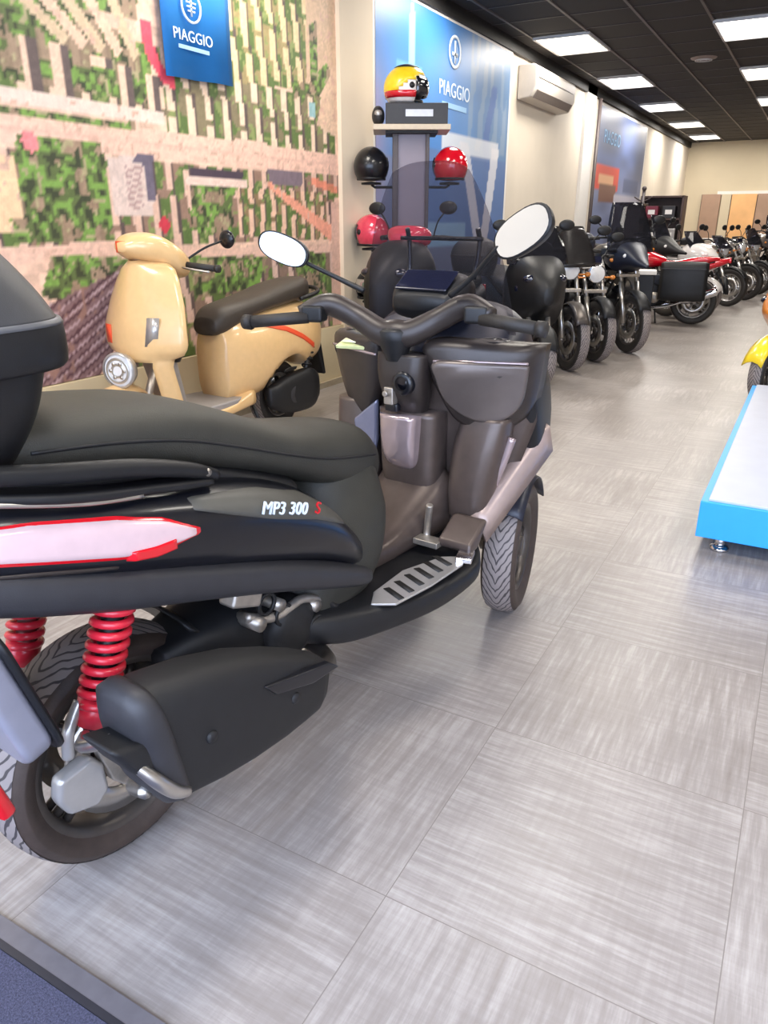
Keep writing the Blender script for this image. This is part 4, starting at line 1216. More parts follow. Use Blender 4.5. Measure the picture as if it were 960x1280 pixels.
# --- steering: bars, grips, levers, mirrors, turned slightly to the left
SA = math.radians(17)
HB = Vector((1.13, 0, 0))
def hb(p): 
    q = Matrix.Rotation(SA, 3, 'Z') @ Vector((p[0] - 0, p[1], 0)); return (HB.x + q.x, HB.y + q.y, p[2])
b = B()
tube(b, [hb(p) for p in ((-.02, .30, 1.085), (.02, .22, 1.11), (.03, .13, 1.075), (.015, .05, 1.035), (.015, 0, 1.03), (.015, -.05, 1.035), (.03, -.13, 1.075), (.02, -.22, 1.12), (-.02, -.30, 1.10))],
     [.022, .035, .036, .04, .045, .04, .036, .035, .022], n=14)
bar = obj('handlebar_cover', b, M['dark_brown_grey'], MP)
b = B(); lathe(b, [(0, .0), (.05, 0), (.06, -.01), (.055, -.04), (.03, -.10)], 24, 'Z', hb((.02, 0, 1.05))); obj('steering_boss', b, M['black_satin'], bar)
for s, zz in ((1, 1.075), (-1, 1.09)):
    b = B(); cyl(b, hb((-.025, s * .27, zz)), hb((-.075, s * .44, zz - .015)), .019, n=14); lathe(b, [(0, -.012), (.023, -.012), (.023, .012), (0, .012)], 16, 'Y', hb((-.078, s * .45, zz - .016)))
    obj('grip', b, M['rubber'], bar)
    b = B(); box(b, hb((-.01, s * .255, zz + .01)), (.06, .07, .05), (0, 0, SA)); obj('switch_gear', b, M['black_satin'], bar, bevel=.01)
    b = B(); tube(b, [hb((.0, s * .25, zz)), hb((.045, s * .30, zz - .005)), hb((.02, s * .42, zz - .02))], [.008, .008, .006], n=8); obj('brake_lever', b, M['steel'], bar)
    b = B(); cyl(b, hb((.03, s * .20, zz + .01)), hb((.03, s * .20, zz + .05)), .022); obj('reservoir', b, M['alu'] if s < 0 else M['black_satin'], bar, bevel=.004)
# mirrors
for s, stalk, head, yaw_m in ((-1, [(1.17, -.17, 1.15), (1.16, -.25, 1.21), (1.13, -.335, 1.285)], (1.12, -.41, 1.325), -.24), (1, [(1.25, .20, 1.14), (1.22, .29, 1.18), (1.155, .385, 1.235)], (1.12, .425, 1.268), .20)):
    b = B(); tube(b, stalk + [tuple(Vector(stalk[-1]).lerp(Vector(head), .4) + Vector((.028, 0, 0)))], [.010, .008, .007, .007], n=8); mr_ = obj('mirror_stalk', b, M['black_satin'], MP)
    Mh = Matrix.Translation(Vector(head)) @ Matrix.Rotation(yaw_m, 4, 'Z') @ Matrix.Rotation(.12 if s < 0 else .03, 4, 'Y') @ Matrix.Rotation(s * .50 if s < 0 else .33, 4, 'X')
    def mo(k, dx):
        return [Vector((dx, c * .092 * k, q * (.052 if s < 0 else .044) * k)) for c, q in [se(2 * PI * j / 28, 2.5) for j in range(28)]]
    b = B(); rings = [[b.verts.new(p) for p in mo(k, dx)] for k, dx in ((.2, .045), (.7, .04), (.95, .02), (1.03, 0), (1.03, -.006), (.97, -.006))]
    skin(b, rings); xform(b, Mh); obj('mirror_shell', b, M['black_satin'], mr_)
    b = B(); rings = [[b.verts.new(p) for p in mo(.95, dx)] for dx in (-.0055, -.0085)]
    skin(b, rings); xform(b, Mh); obj('mirror_glass', b, M['mirror'], mr_, smooth=False)

# --- front wheels and their mudguards
for s in (-1, 1):
    wheel(MP, 'front_wheel', (1.54, s * .245, .245), .245, .12, .16, rim='rim_dark', side='rubber_brown', spokes=5, steer=math.radians(14), n=56, disc=False)
    b = B()
    rings = []
    for i in range(15):
        a = math.radians(30 + 105 * i / 14)
        rings.append([b.verts.new((.275 * math.cos(a), y, .275 * math.sin(a) - abs(y) ** 2 * 4)) for y in (-.07, -.045, 0, .045, .07)])
    skin(b, rings, False, False)
    mg = obj('front_mudguard', b, M['navy'], MP, loc=(1.54, s * .245, .245), rot=(0, 0, math.radians(14)), solid=.006)
    b = B(); tube(b, [(1.46, s * .16, .62), (1.48, s * .165, .42), (1.50, s * .165, .27)], [.03, .028, .024], n=12); cyl(b, (1.50, s * .15, .25), (1.50, s * .22, .25), .03); obj('front_fork', b, M['alu'], MP)
    b = B(); tube(b, [(1.36, s * .06, .44), (1.42, s * .12, .40), (1.47, s * .16, .38)], .022); tube(b, [(1.36, s * .06, .56), (1.42, s * .12, .54), (1.47, s * .16, .52)], .022); obj('suspension_arm', b, M['alu'], MP)
    # flared deflector running up from the floor to the wing
    b = B()
    rings = []
    for t_ in range(11):
        q = t_ / 10; u = 1.20 + .31 * q; w_ = .43 + .275 * q
        v0 = .245 + .075 * q
        rings.append([b.verts.new((u + .02, s * (v0 - .03), w_ + .015)), b.verts.new((u, s * (v0 + .015), w_ + .03)), b.verts.new((u - .005, s * (v0 + .05), w_ + .012)), b.verts.new((u + .02, s * (v0 + .055), w_ - .045 - .03 * q))])
    skin(b, rings, False, False); obj('wing_deflector', b, M['wing'], MP, solid=.012)
b = B(); loft_u(b, [(1.25, 0, .58, .32, .10, 3), (1.45, 0, .62, .34, .12, 3), (1.62, 0, .62, .42, .10, 3)], 24); obj('front_subframe', b, M['black_matt'], MP)
for s in (-1, 1):
    b = B(); ball(b, (1.80, s * .11, .86), .06, (.7, 1.2, .7)); obj('headlamp', b, M['white_lens'], MP)

# ================================================================== the cream scooter by the mural
CH = math.radians(90 - 183)
CS = thing('cream_scooter', 'cream retro scooter with dark brown seat and orange-red stripe, parked under the mural', 'scooter', (-3.14, 4.08, 0), CH)
CS.scale = (.95, 1.0, 1.01)
wheel(CS, 'rear_wheel', (0, 0, .235), .235, .12, .15, rim='rim_silver', spokes=5, disc=False)
wheel(CS, 'front_wheel', (1.36, 0, .235), .235, .11, .15, rim='rim_silver', spokes=5, steer=.1)
BC = [(-.48, 0, .68, .50, .05, 2.4), (-.42, 0, .78, .44, .12, 2.5), (-.25, 0, .84, .40, .175, 2.5), (-.05, 0, .84, .34, .20, 2.4), (.15, 0, .83, .30, .205, 2.4), (.35, 0, .81, .28, .195, 2.5), (.50, 0, .79, .28, .17, 2.8), (.60, 0, .74, .28, .13, 3)]
b = B(); loft_u(b, BC, 36)
for v in b.verts:                                   # arch over the rear wheel
    d = math.hypot(v.co.x, v.co.z - .235)
    if d < .285 and v.co.z < .56 and v.co.x < .24: v.co.z = .235 + math.sqrt(max(0, .285 ** 2 - v.co.x ** 2)) if abs(v.co.x) < .28 else v.co.z
obj('body', b, M['cream'], CS)
fc = loft_side(BC)
for s in (1, -1):
    b = B(); patch(b, fc, [(-.28, .555), (-.1, .645), (.08, .715), (.30, .755)], [(-.27, .52), (-.1, .605), (.08, .675), (.30, .73)], s, off=.006); obj('side_stripe', b, M['orange'], CS)
    b = B(); patch(b, fc, [(-.06, .43), (.04, .44), (.1, .43)], [(-.06, .405), (.04, .41), (.1, .41)], s, off=.004); obj('vent', b, M['black_matt'], CS)
b = B(); loft_u(b, [(-.36, 0, .99, .84, .10, 3), (-.25, 0, .99, .84, .135, 3), (-.05, 0, .965, .82, .15, 3), (.15, 0, .92, .80, .15, 3), (.35, 0, .89, .76, .145, 3), (.52, 0, .86, .70, .125, 3), (.60, 0, .80, .70, .09, 2.6)], 32)
obj('seat', b, M['cream_dark'], CS)
b = B(); tube(b, [(-.15, .15, .86), (-.38, .13, .89), (-.47, 0, .91), (-.38, -.13, .89), (-.15, -.15, .86)], .014); obj('grab_rail', b, M['black_satin'], CS)
b = B(); loft_u(b, [(-.53, 0, .70, .60, .03, 2.4), (-.50, 0, .72, .58, .06, 2.6), (-.46, 0, .72, .58, .07, 2.6)], 20); obj('tail_lamp', b, M['red_lens'], CS)
b = B(); prism(b, [(-.47, .56), (-.40, .56), (-.50, .30), (-.53, .30)], 'v', -.08, .08); obj('rear_mudguard', b, M['black_satin'], CS, bevel=.01)
b = B(); loft_u(b, [(-.30, .14, .36, .17, .04, 3), (-.2, .15, .40, .12, .055, 3), (.02, .14, .38, .12, .055, 3), (.16, .13, .34, .16, .05, 3), (.22, .12, .32, .20, .03, 3)], 24); dc = obj('drive_case', b, M['black_satin'], CS)
b = B(); lathe(b, [(0, 0), (.055, 0), (.07, -.012), (.07, -.03)], 24, 'Y', (.0, .195, .25)); obj('case_cover', b, M['grey_matt'], dc)
b = B(); tube(b, [(-.32, -.15, .30), (.05, -.16, .28)], [.055, .05], n=16, smooth=False); obj('silencer', b, M['black_satin'], CS)
b = B(); cyl(b, (-.28, .13, .60), (-.14, .14, .24), .018); coil(b, (-.27, .13, .56), (-.18, .135, .34), .030, 6, .007); obj('shock_absorber', b, M['black_satin'], CS)
# floor and leg shield
b = B(); prism(b, [(.48, -.15), (.60, -.19), (1.0, -.20), (1.06, -.17), (1.06, .17), (1.0, .20), (.60, .19), (.48, .15)], 'w', .27, .325); obj('floorboard', b, M['floor_grey'], CS, bevel=.012)
b = B(); loft_u(b, [(.40, 0, .36, .24, .17, 4), (.7, 0, .30, .235, .205, 5), (1.0, 0, .31, .235, .21, 5), (1.10, 0, .36, .26, .18, 4)], 28); obj('floor_skirt', b, M['cream'], CS)
b = B()
rings = []
for i in range(37):
    q = i / 36; w_ = .26 + .88 * q
    hv_ = float(np.interp(w_, [.26, .42, .60, .655, .68, .72, .80, .92, 1.04, 1.10, 1.14], [.19, .20, .205, .22, .31, .325, .32, .29, .24, .20, .10]))
    uc = float(np.interp(w_, [.26, .42, .6, .8, 1.14], [1.05, 1.10, 1.15, 1.135, 1.05]))
    rings.append([b.verts.new((uc + .105 - .105 * abs(j / 10) ** 1.8 * 1.2, hv_ * j / 10, w_)) for j in range(-10, 11)])
skin(b, rings, False, False)
bmesh.ops.delete(b, geom=[f for f in b.faces if f.calc_center_median().z < .62 and abs(f.calc_center_median().y) < .125], context='FACES')
obj('leg_shield', b, M['cream'], CS, solid=.025)
b = B(); prism(b, [(.92, .32), (1.02, .34), (1.10, .60), (1.07, 1.0), (.99, 1.0), (.98, .60)], 'v', -.10, .10); obj('inner_shield', b, M['floor_grey'], CS, bevel=.03, seg=3)
b = B(); loft_w(b, [(.60, 1.0, .0, .03, .12, 3), (.70, .985, 0, .05, .15, 3), (.92, .975, 0, .05, .15, 3), (.98, .99, 0, .03, .12, 3)], 24); obj('glove_box', b, M['black_satin'], CS)
b = B(); prism(b, [(-.035, -.05), (.035, -.05), (.035, .05), (-.035, .05)], 'u', 0, .006); xform(b, Matrix.Translation((1.205, -.20, .76)) @ Matrix.Rotation(-.35, 4, 'Z')); obj('shield_sticker', b, M['orange'], CS)
b = B(); prism(b, [(-.05, -.075), (.025, -.075), (.05, .075), (-.020, .075)], 'u', 0, .006); xform(b, Matrix.Translation((1.215, .16, .79)) @ Matrix.Rotation(.42, 4, 'Z')); obj('pale_sticker', b, M['silver_gloss'], CS)
# steering column, headset, lamp
b = B(); cyl(b, (1.02, 0, 1.14), (1.10, 0, .72), .032); cyl(b, (1.12, .06, .62), (1.30, .065, .25), .022); tube(b, [(1.30, .065, .25), (1.36, .07, .235)], .022); obj('front_fork', b, M['alu'], CS)
b = B(); loft_u(b, [(.86, 0, 1.14, 1.05, .06, 2.6), (.92, 0, 1.19, 1.04, .15, 2.6), (1.02, 0, 1.25, 1.06, .18, 2.6), (1.12, 0, 1.285, 1.12, .155, 2.6), (1.22, 0, 1.27, 1.16, .10, 2.5), (1.28, 0, 1.235, 1.19, .04, 2.2)], 32)
hs = obj('headset', b, M['cream'], CS)
b = B(); prism(b, [(-.03, -.028), (.03, -.028), (.03, .028), (-.03, .028)], 'u', 0, .006); xform(b, Matrix.Translation((1.268, .0, 1.215)) @ Matrix.Rotation(.3, 4, 'Z')); obj('headset_sticker', b, M['orange'], hs)
for s in (-1, 1):
    b = B(); cyl(b, (.97, s * .15, 1.12), (.91, s * .335, 1.10), .017); lathe(b, [(0, -.01), (.021, -.01), (.021, .01), (0, .01)], 14, 'Y', (.91, s * .345, 1.10)); obj('grip', b, M['rubber'], CS)
    b = B(); tube(b, [(1.0, s * .15, 1.11), (1.0, s * .22, 1.10), (.96, s * .33, 1.085)], .006, n=8); obj('brake_lever', b, M['steel'], CS)
b = B(); tube(b, [(.93, .13, 1.14), (.84, .19, 1.2), (.74, .23, 1.235)], .006, n=8); ms = obj('mirror_stalk', b, M['black_satin'], CS)
b = B(); ball(b, (.70, .24, 1.245), .055, (.45, 1, .9), 18, 12); obj('mirror_shell', b, M['black_gloss'], ms)
b = B(); ball(b, (.86, 0, 1.13), .05, (.8, 1.2, .5)); obj('speedometer', b, M['screen'], CS)
b = B()
rings = []
for i in range(17):
    a = math.radians(15 + 165 * i / 16)
    rr = .285
    rings.append([b.verts.new((1.36 + rr * math.cos(a), y, .235 + rr * math.sin(a) - abs(y) ** 2 * 9)) for y in (-.105, -.08, -.04, 0, .04, .08, .105)])
skin(b, rings, False, False); obj('front_mudguard', b, M['cream'], CS, solid=.01)
b = B(); loft_w(b, [(.30, 1.36, 0, .10, .085, 3), (.36, 1.355, 0, .20, .105, 2.6), (.44, 1.35, 0, .17, .11, 2.6), (.48, 1.34, 0, .12, .095, 2.5), (.51, 1.33, 0, .05, .05, 2.2)], 28)
for v in b.verts:
    d = math.hypot(v.co.x - 1.36, v.co.z - .235)
    if d < .255: v.co.z = .235 + math.sqrt(max(0, .255 ** 2 - (v.co.x - 1.36) ** 2))
obj('mudguard_crest', b, M['cream'], CS)
LM = Matrix.Translation((1.38, .03, .60)) @ Matrix.Rotation(math.radians(18), 4, 'Z') @ Matrix.Scale(.86, 4)
b = B(); lathe(b, [(0, -.10), (.06, -.09), (.10, -.03), (.112, .02), (.112, .035), (.098, .04)], 36, 'X'); xform(b, LM); hl = obj('headlamp', b, M['silver_gloss'], CS)
b = B(); lathe(b, [(0, .042), (.06, .040), (.098, .032)], 32, 'X'); xform(b, LM); obj('headlamp_lens', b, M['clear_lens'], hl)
b = B()
for r in (.03, .065): lathe(b, [(r, .042), (r + .008, .046), (r + .016, .042)], 28, 'X')
for k in range(6): box(b, (.044, .048 * math.cos(k * PI / 3), .048 * math.sin(k * PI / 3)), (.006, .018, .018))
xform(b, LM); obj('lens_pattern', b, M['steel'], hl)
for s in (-1, 1):
    b = B(); tube(b, [(.35, s * .08, .25), (.30, s * .16, .015)], .012, smooth=False); obj('stand_leg', b, M['black_satin'], CS)

for ch in CS.children:
    n_ = ch.name.split('.')[0]
    if n_ in ('headset', 'grip', 'brake_lever', 'mirror_stalk', 'speedometer'): ch.location.x -= .05
    if n_ == 'seat': ch.location.x += .045
    if n_ == 'front_wheel' or n_ == 'headlamp': ch.location.x -= .03

# ================================================================== parts shared by the bikes of the row
def bars(t, u, w, width, steer=0.0, gripm='rubber', rise=.05, mirrors=True, mirror_w=.16, chrome=False):
    b = B(); tube(b, [(u - .08, -width, w + rise - .01), (u - .02, -width * .55, w + rise), (u, -.08, w), (u, .08, w), (u - .02, width * .55, w + rise), (u - .08, width, w + rise - .01)], .012, n=8)
    hb_ = obj('handlebar', b, M['black_satin' if not chrome else 'chrome'], t)
    for s in (-1, 1):
        b = B(); cyl(b, (u - .055, s * width * .76, w + rise - .004), (u - .085, s * width * 1.05, w + rise - .012), .019, 10); obj('grip', b, M[gripm], hb_)
        if mirrors:
            b = B(); tube(b, [(u - .02, s * width * .6, w + rise), (u + .0, s * width * .75, w + rise + mirror_w * .6), (u - .01, s * width * .95, w + rise + mirror_w)], .006, n=6); mk = obj('mirror_stalk', b, M['black_satin'], t)
            b = B(); ball(b, (u, s * width * 1.02, w + rise + mirror_w + .02), .062, (.3, 1.15, .75), 14, 10); obj('mirror_shell', b, M['black_satin'], mk)
    return hb_


def motorcycle(name, label, loc, head, tank='black_gloss', seatm='black_matt', frame='black_satin', wheelr=.31, wb=1.45, screen=None, beak=None, wire=False,
               panniers=None, rimm='rim_dark', tailm=None, exhaust='chrome', lamp=True, side=None, guard='black_satin', group='motorcycles and scooters parked in the row along the wall', h=1.0, fine=True, topbox=None, shroud=None, barw=.36, pann_u=0.0):
    t = thing(name, label, 'motorcycle', loc, math.radians(90 - head), group)
    tailm = tailm or tank; side = side or tank
    wheel(t, 'rear_wheel', (0, 0, wheelr), wheelr, .14, wheelr * .70, rim=rimm, wire=wire, spokes=5, tread=fine, n=36)
    wheel(t, 'front_wheel', (wb, 0, wheelr), wheelr, .11, wheelr * .72, rim=rimm, wire=wire, spokes=5, steer=.12, tread=fine, n=36)
    hx, hz = wb - .34, .98 * h
    for s in (-1, 1):
        b = B(); cyl(b, (wb, s * .085, wheelr), (wb - .16, s * .09, .66 * h), .027, 12); cyl(b, (wb - .15, s * .09, .64 * h), (hx, s * .09, hz), .021, 12); obj('fork', b, M['steel'], t)
        b = B(); box(b, (wb - .06, s * .075, wheelr + .02), (.07, .03, .10)); obj('brake_calliper', b, M['alu'], t, bevel=.008)
        b = B(); tube(b, [(.52, s * .10, .44), (.2, s * .11, .36), (0, s * .10, wheelr)], .028, n=8); obj('swingarm', b, M[frame], t)
        b = B(); cyl(b, (.05, s * .12, .40), (.22, s * .12, .76), .018, 10); coil(b, (.08, s * .12, .46), (.20, s * .12, .72), .028, 6, .007, 6); obj('shock_absorber', b, M['black_satin'], t)
    b = B(); box(b, (hx + .02, 0, hz - .02), (.08, .24, .03)); obj('fork_yoke', b, M['alu'], t, bevel=.006)
    b = B(); box(b, (wb - .20, 0, .72 * h), (.08, .24, .035)); obj('fork_yoke', b, M['alu'], t, bevel=.006)
    b = B(); rings = []
    for i in range(11):
        a = math.radians(30 + 120 * i / 10)
        rings.append([b.verts.new((wb + (wheelr + .03) * math.cos(a), y, wheelr + (wheelr + .03) * math.sin(a) - y * y * 5)) for y in (-.065, -.035, 0, .035, .065)])
    skin(b, rings, False, False); obj('front_mudguard', b, M[guard], t, solid=.006)
    b = B(); loft_u(b, [(.42, 0, .88 * h, .80 * h, .11, 2.6), (.52, 0, .93 * h, .76 * h, .15, 2.6), (.72, 0, 1.0 * h, .74 * h, .19, 2.6), (.92, 0, .99 * h, .74 * h, .18, 2.6), (1.04, 0, .92 * h, .78 * h, .11, 2.4)], 28); ft = obj('fuel_tank', b, M[tank], t)
    b = B(); lathe(b, [(0, .012), (.04, .012), (.045, 0)], 20, 'Z', (.76, 0, 1.0 * h)); obj('filler_cap', b, M['chrome'], ft)
    b = B(); loft_u(b, [(-.26, 0, .90 * h, .86 * h, .07, 3), (-.15, 0, .91 * h, .83 * h, .12, 3), (.1, 0, .89 * h, .80 * h, .14, 3), (.32, 0, .85 * h, .77 * h, .13, 3), (.50, 0, .86 * h, .76 * h, .09, 3)], 24); obj('seat', b, M[seatm], t)
    b = B(); loft_u(b, [(-.40, 0, .90 * h, .84 * h, .03, 2.4), (-.28, 0, .88 * h, .78 * h, .09, 2.6), (0, 0, .83 * h, .68 * h, .13, 2.6), (.3, 0, .78 * h, .62 * h, .13, 2.8), (.48, 0, .78 * h, .62 * h, .09, 2.8)], 24); obj('tail_cowl', b, M[tailm], t)
    b = B(); box(b, (-.39, 0, .85 * h), (.03, .10, .05)); obj('tail_lamp', b, M['red_lens'], t, bevel=.008)
    b = B(); tube(b, [(-.24, 0, .70), (-.34, 0, .55), (-.38, 0, .42)], .012); prism(b, [(-.40, .62), (-.33, .66), (-.39, .42), (-.43, .42)], 'v', -.07, .07); obj('rear_mudguard', b, M['black_satin'], t)
    b = B(); loft_u(b, [(.36, 0, .52, .28, .10, 3), (.48, 0, .62, .22, .15, 3.5), (.75, 0, .62, .20, .16, 3.5), (.92, 0, .52, .24, .11, 3)], 24)
    for s in (-1, 1): cyl(b, (.72, s * .10, .56), (.78, s * .24, .66), .065, 16, .06)
    en = obj('engine', b, M['black_satin'], t)
    for s in (-1, 1):
        b = B(); lathe(b, [(0, s * .02), (.06, s * .018), (.075, 0)], 22, 'Y', (.52, s * .155, .36)); obj('clutch_cover', b, M['alu'], en)
        b = B(); lathe(b, [(0, s * .02), (.045, s * .018), (.06, 0)], 22, 'Y', (.74, s * .165, .36)); obj('crank_cover', b, M['alu'], en)
        b = B(); cyl(b, (.785, s * .245, .665), (.79, s * .26, .675), .05, 14); obj('cylinder_cover', b, M['alu'], en)
    b = B()
    for s in (-1, 1): tube(b, [(hx, s * .05, .90 * h), (.8, s * .13, .72 * h), (.45, s * .14, .66), (.44, s * .13, .36), (.60, s * .12, .20)], .018, n=8); tube(b, [(hx + .03, s * .04, .80 * h), (.98, s * .10, .52), (.86, s * .12, .24), (.6, s * .12, .20)], .016, n=8); tube(b, [(.45, s * .13, .66), (.1, s * .12, .74 * h), (-.2, s * .09, .84 * h)], .014, n=8)
    obj('frame', b, M[frame], t)
    for s in (-1, 1):
        b = B(); tube(b, [(.80, s * .22, .60), (.93, s * .20, .42), (.80, s * .16, .22), (.4, s * .17, .24), (.15, s * .19, .32)], .021, n=10); pp = obj('exhaust_pipe', b, M[exhaust], t)
        b = B(); tube(b, [(.16, s * .19, .32), (.05, s * .20, .35), (-.22, s * .22, .45), (-.28, s * .22, .47)], [.03, .052, .056, .045], n=16); obj('silencer', b, M[exhaust if exhaust != 'rim_dark' else 'black_satin'], pp)
        b = B(); prism(b, [(.36, .62), (.50, .68), (.62, .66), (.60, .56), (.42, .50)], 'v', s * .13, s * .17); obj('side_cover', b, M[side], t, bevel=.012)
        b = B(); cyl(b, (.40, s * .14, .30), (.40, s * .30, .30), .012, 8); obj('foot_peg', b, M['rubber'], t)
    b = B(); tube(b, [(.50, .13, .24), (.46, .22, .02)], .011, smooth=False); obj('side_stand', b, M['black_satin'], t)
    if lamp:
        b = B(); lathe(b, [(0, -.09), (.05, -.08), (.085, -.02), (.09, .03), (.082, .04)], 24, 'X', (wb - .20, 0, .90 * h)); hd_ = obj('headlamp', b, M['chrome' if not beak else 'black_satin'], t)
        b = B(); lathe(b, [(0, .05), (.05, .046), (.082, .036)], 24, 'X', (wb - .20, 0, .90 * h)); obj('headlamp_lens', b, M['clear_lens'], hd_)
    b = B(); box(b, (hx + .07, 0, hz + .05), (.04, .14, .08), (0, -.5, 0)); obj('instruments', b, M['screen'], t, bevel=.012)
    bars(t, hx - .02, hz + .04, barw, mirrors=True)
    for s in (-1, 1):
        b = B(); cyl(b, (wb - .22, s * .10, .86 * h), (wb - .22, s * .17, .86 * h), .009, 8); ball(b, (wb - .22, s * .19, .86 * h), .028, (.8, 1.1, .8), 12, 8); obj('indicator', b, M['orange_body'], t)
    if screen:
        sm, sw, sh = screen
        b = B(); rings = []
        for i in range(11):
            q = i / 10
            rings.append([b.verts.new((wb - .12 - .20 * q - .35 * abs(j / 7) ** 2 * sw, sw * (1 - .35 * q * q) * j / 7, .93 * h + sh * q)) for j in range(-7, 8)])
        skin(b, rings, False, False); obj('windscreen', b, M[sm], t, solid=.006)
    if beak:
        b = B(); loft_u(b, [(wb - .42, 0, .98 * h, .78 * h, .20, 2.6), (wb - .26, 0, 1.04 * h, .74 * h, .21, 2.6), (wb - .10, 0, 1.0 * h, .78 * h, .15, 2.5), (wb + .10, 0, .88 * h, .80 * h, .07, 2.4), (wb + .22, 0, .83 * h, .80 * h, .02, 2.2)], 26)
        bk = obj('front_cowl', b, M[beak], t)
        for s in (-1, 1):
            b = B(); ball(b, (wb - .07, s * .085, .90 * h), .052, (.8, 1.1, .75), 16, 10); obj('headlamp', b, M['clear_lens'], bk)
            b = B(); prism(b, [(.62, .82 * h), (1.0, .88 * h), (1.14, .74 * h), (1.08, .52 * h), (.92, .44 * h), (.80, .60 * h)], 'v', s * .175, s * .215); obj('tank_shroud', b, M[shroud or beak], t, bevel=.015)
        b = B()
        for s in (-1, 1): tube(b, [(.70, s * .20, .34), (.98, s * .21, .38), (1.10, s * .19, .56), (.98, s * .18, .72), (.8, s * .19, .70)], .013, n=8)
        obj('crash_bar', b, M['steel'], t)
    if panniers:
        for s in (-1, 1):
            b = B(); loft_u(b, [(-.38 + pann_u, s * .33, .82, .36, .09, 5), (-.34 + pann_u, s * .33, .85, .34, .12, 5), (.16 + pann_u, s * .33, .85, .34, .12, 5), (.20 + pann_u, s * .33, .82, .37, .09, 5)], 28, 2); pn = obj('pannier', b, M[panniers], t)
            b = B(); box(b, (-.08 + pann_u, s * .335, .76), (.56, .25, .012)); obj('pannier_seam', b, M['grey_matt'], pn, bevel=.002)
    if topbox:
        b = B(); loft_w(b, [(.92, -.24, 0, .13, .16, 4), (1.02, -.24, 0, .17, .20, 4), (1.12, -.24, 0, .175, .205, 4), (1.20, -.25, 0, .13, .17, 3.4), (1.23, -.25, 0, .05, .07, 3)], 28); obj('top_case', b, M[topbox], t)
    return t


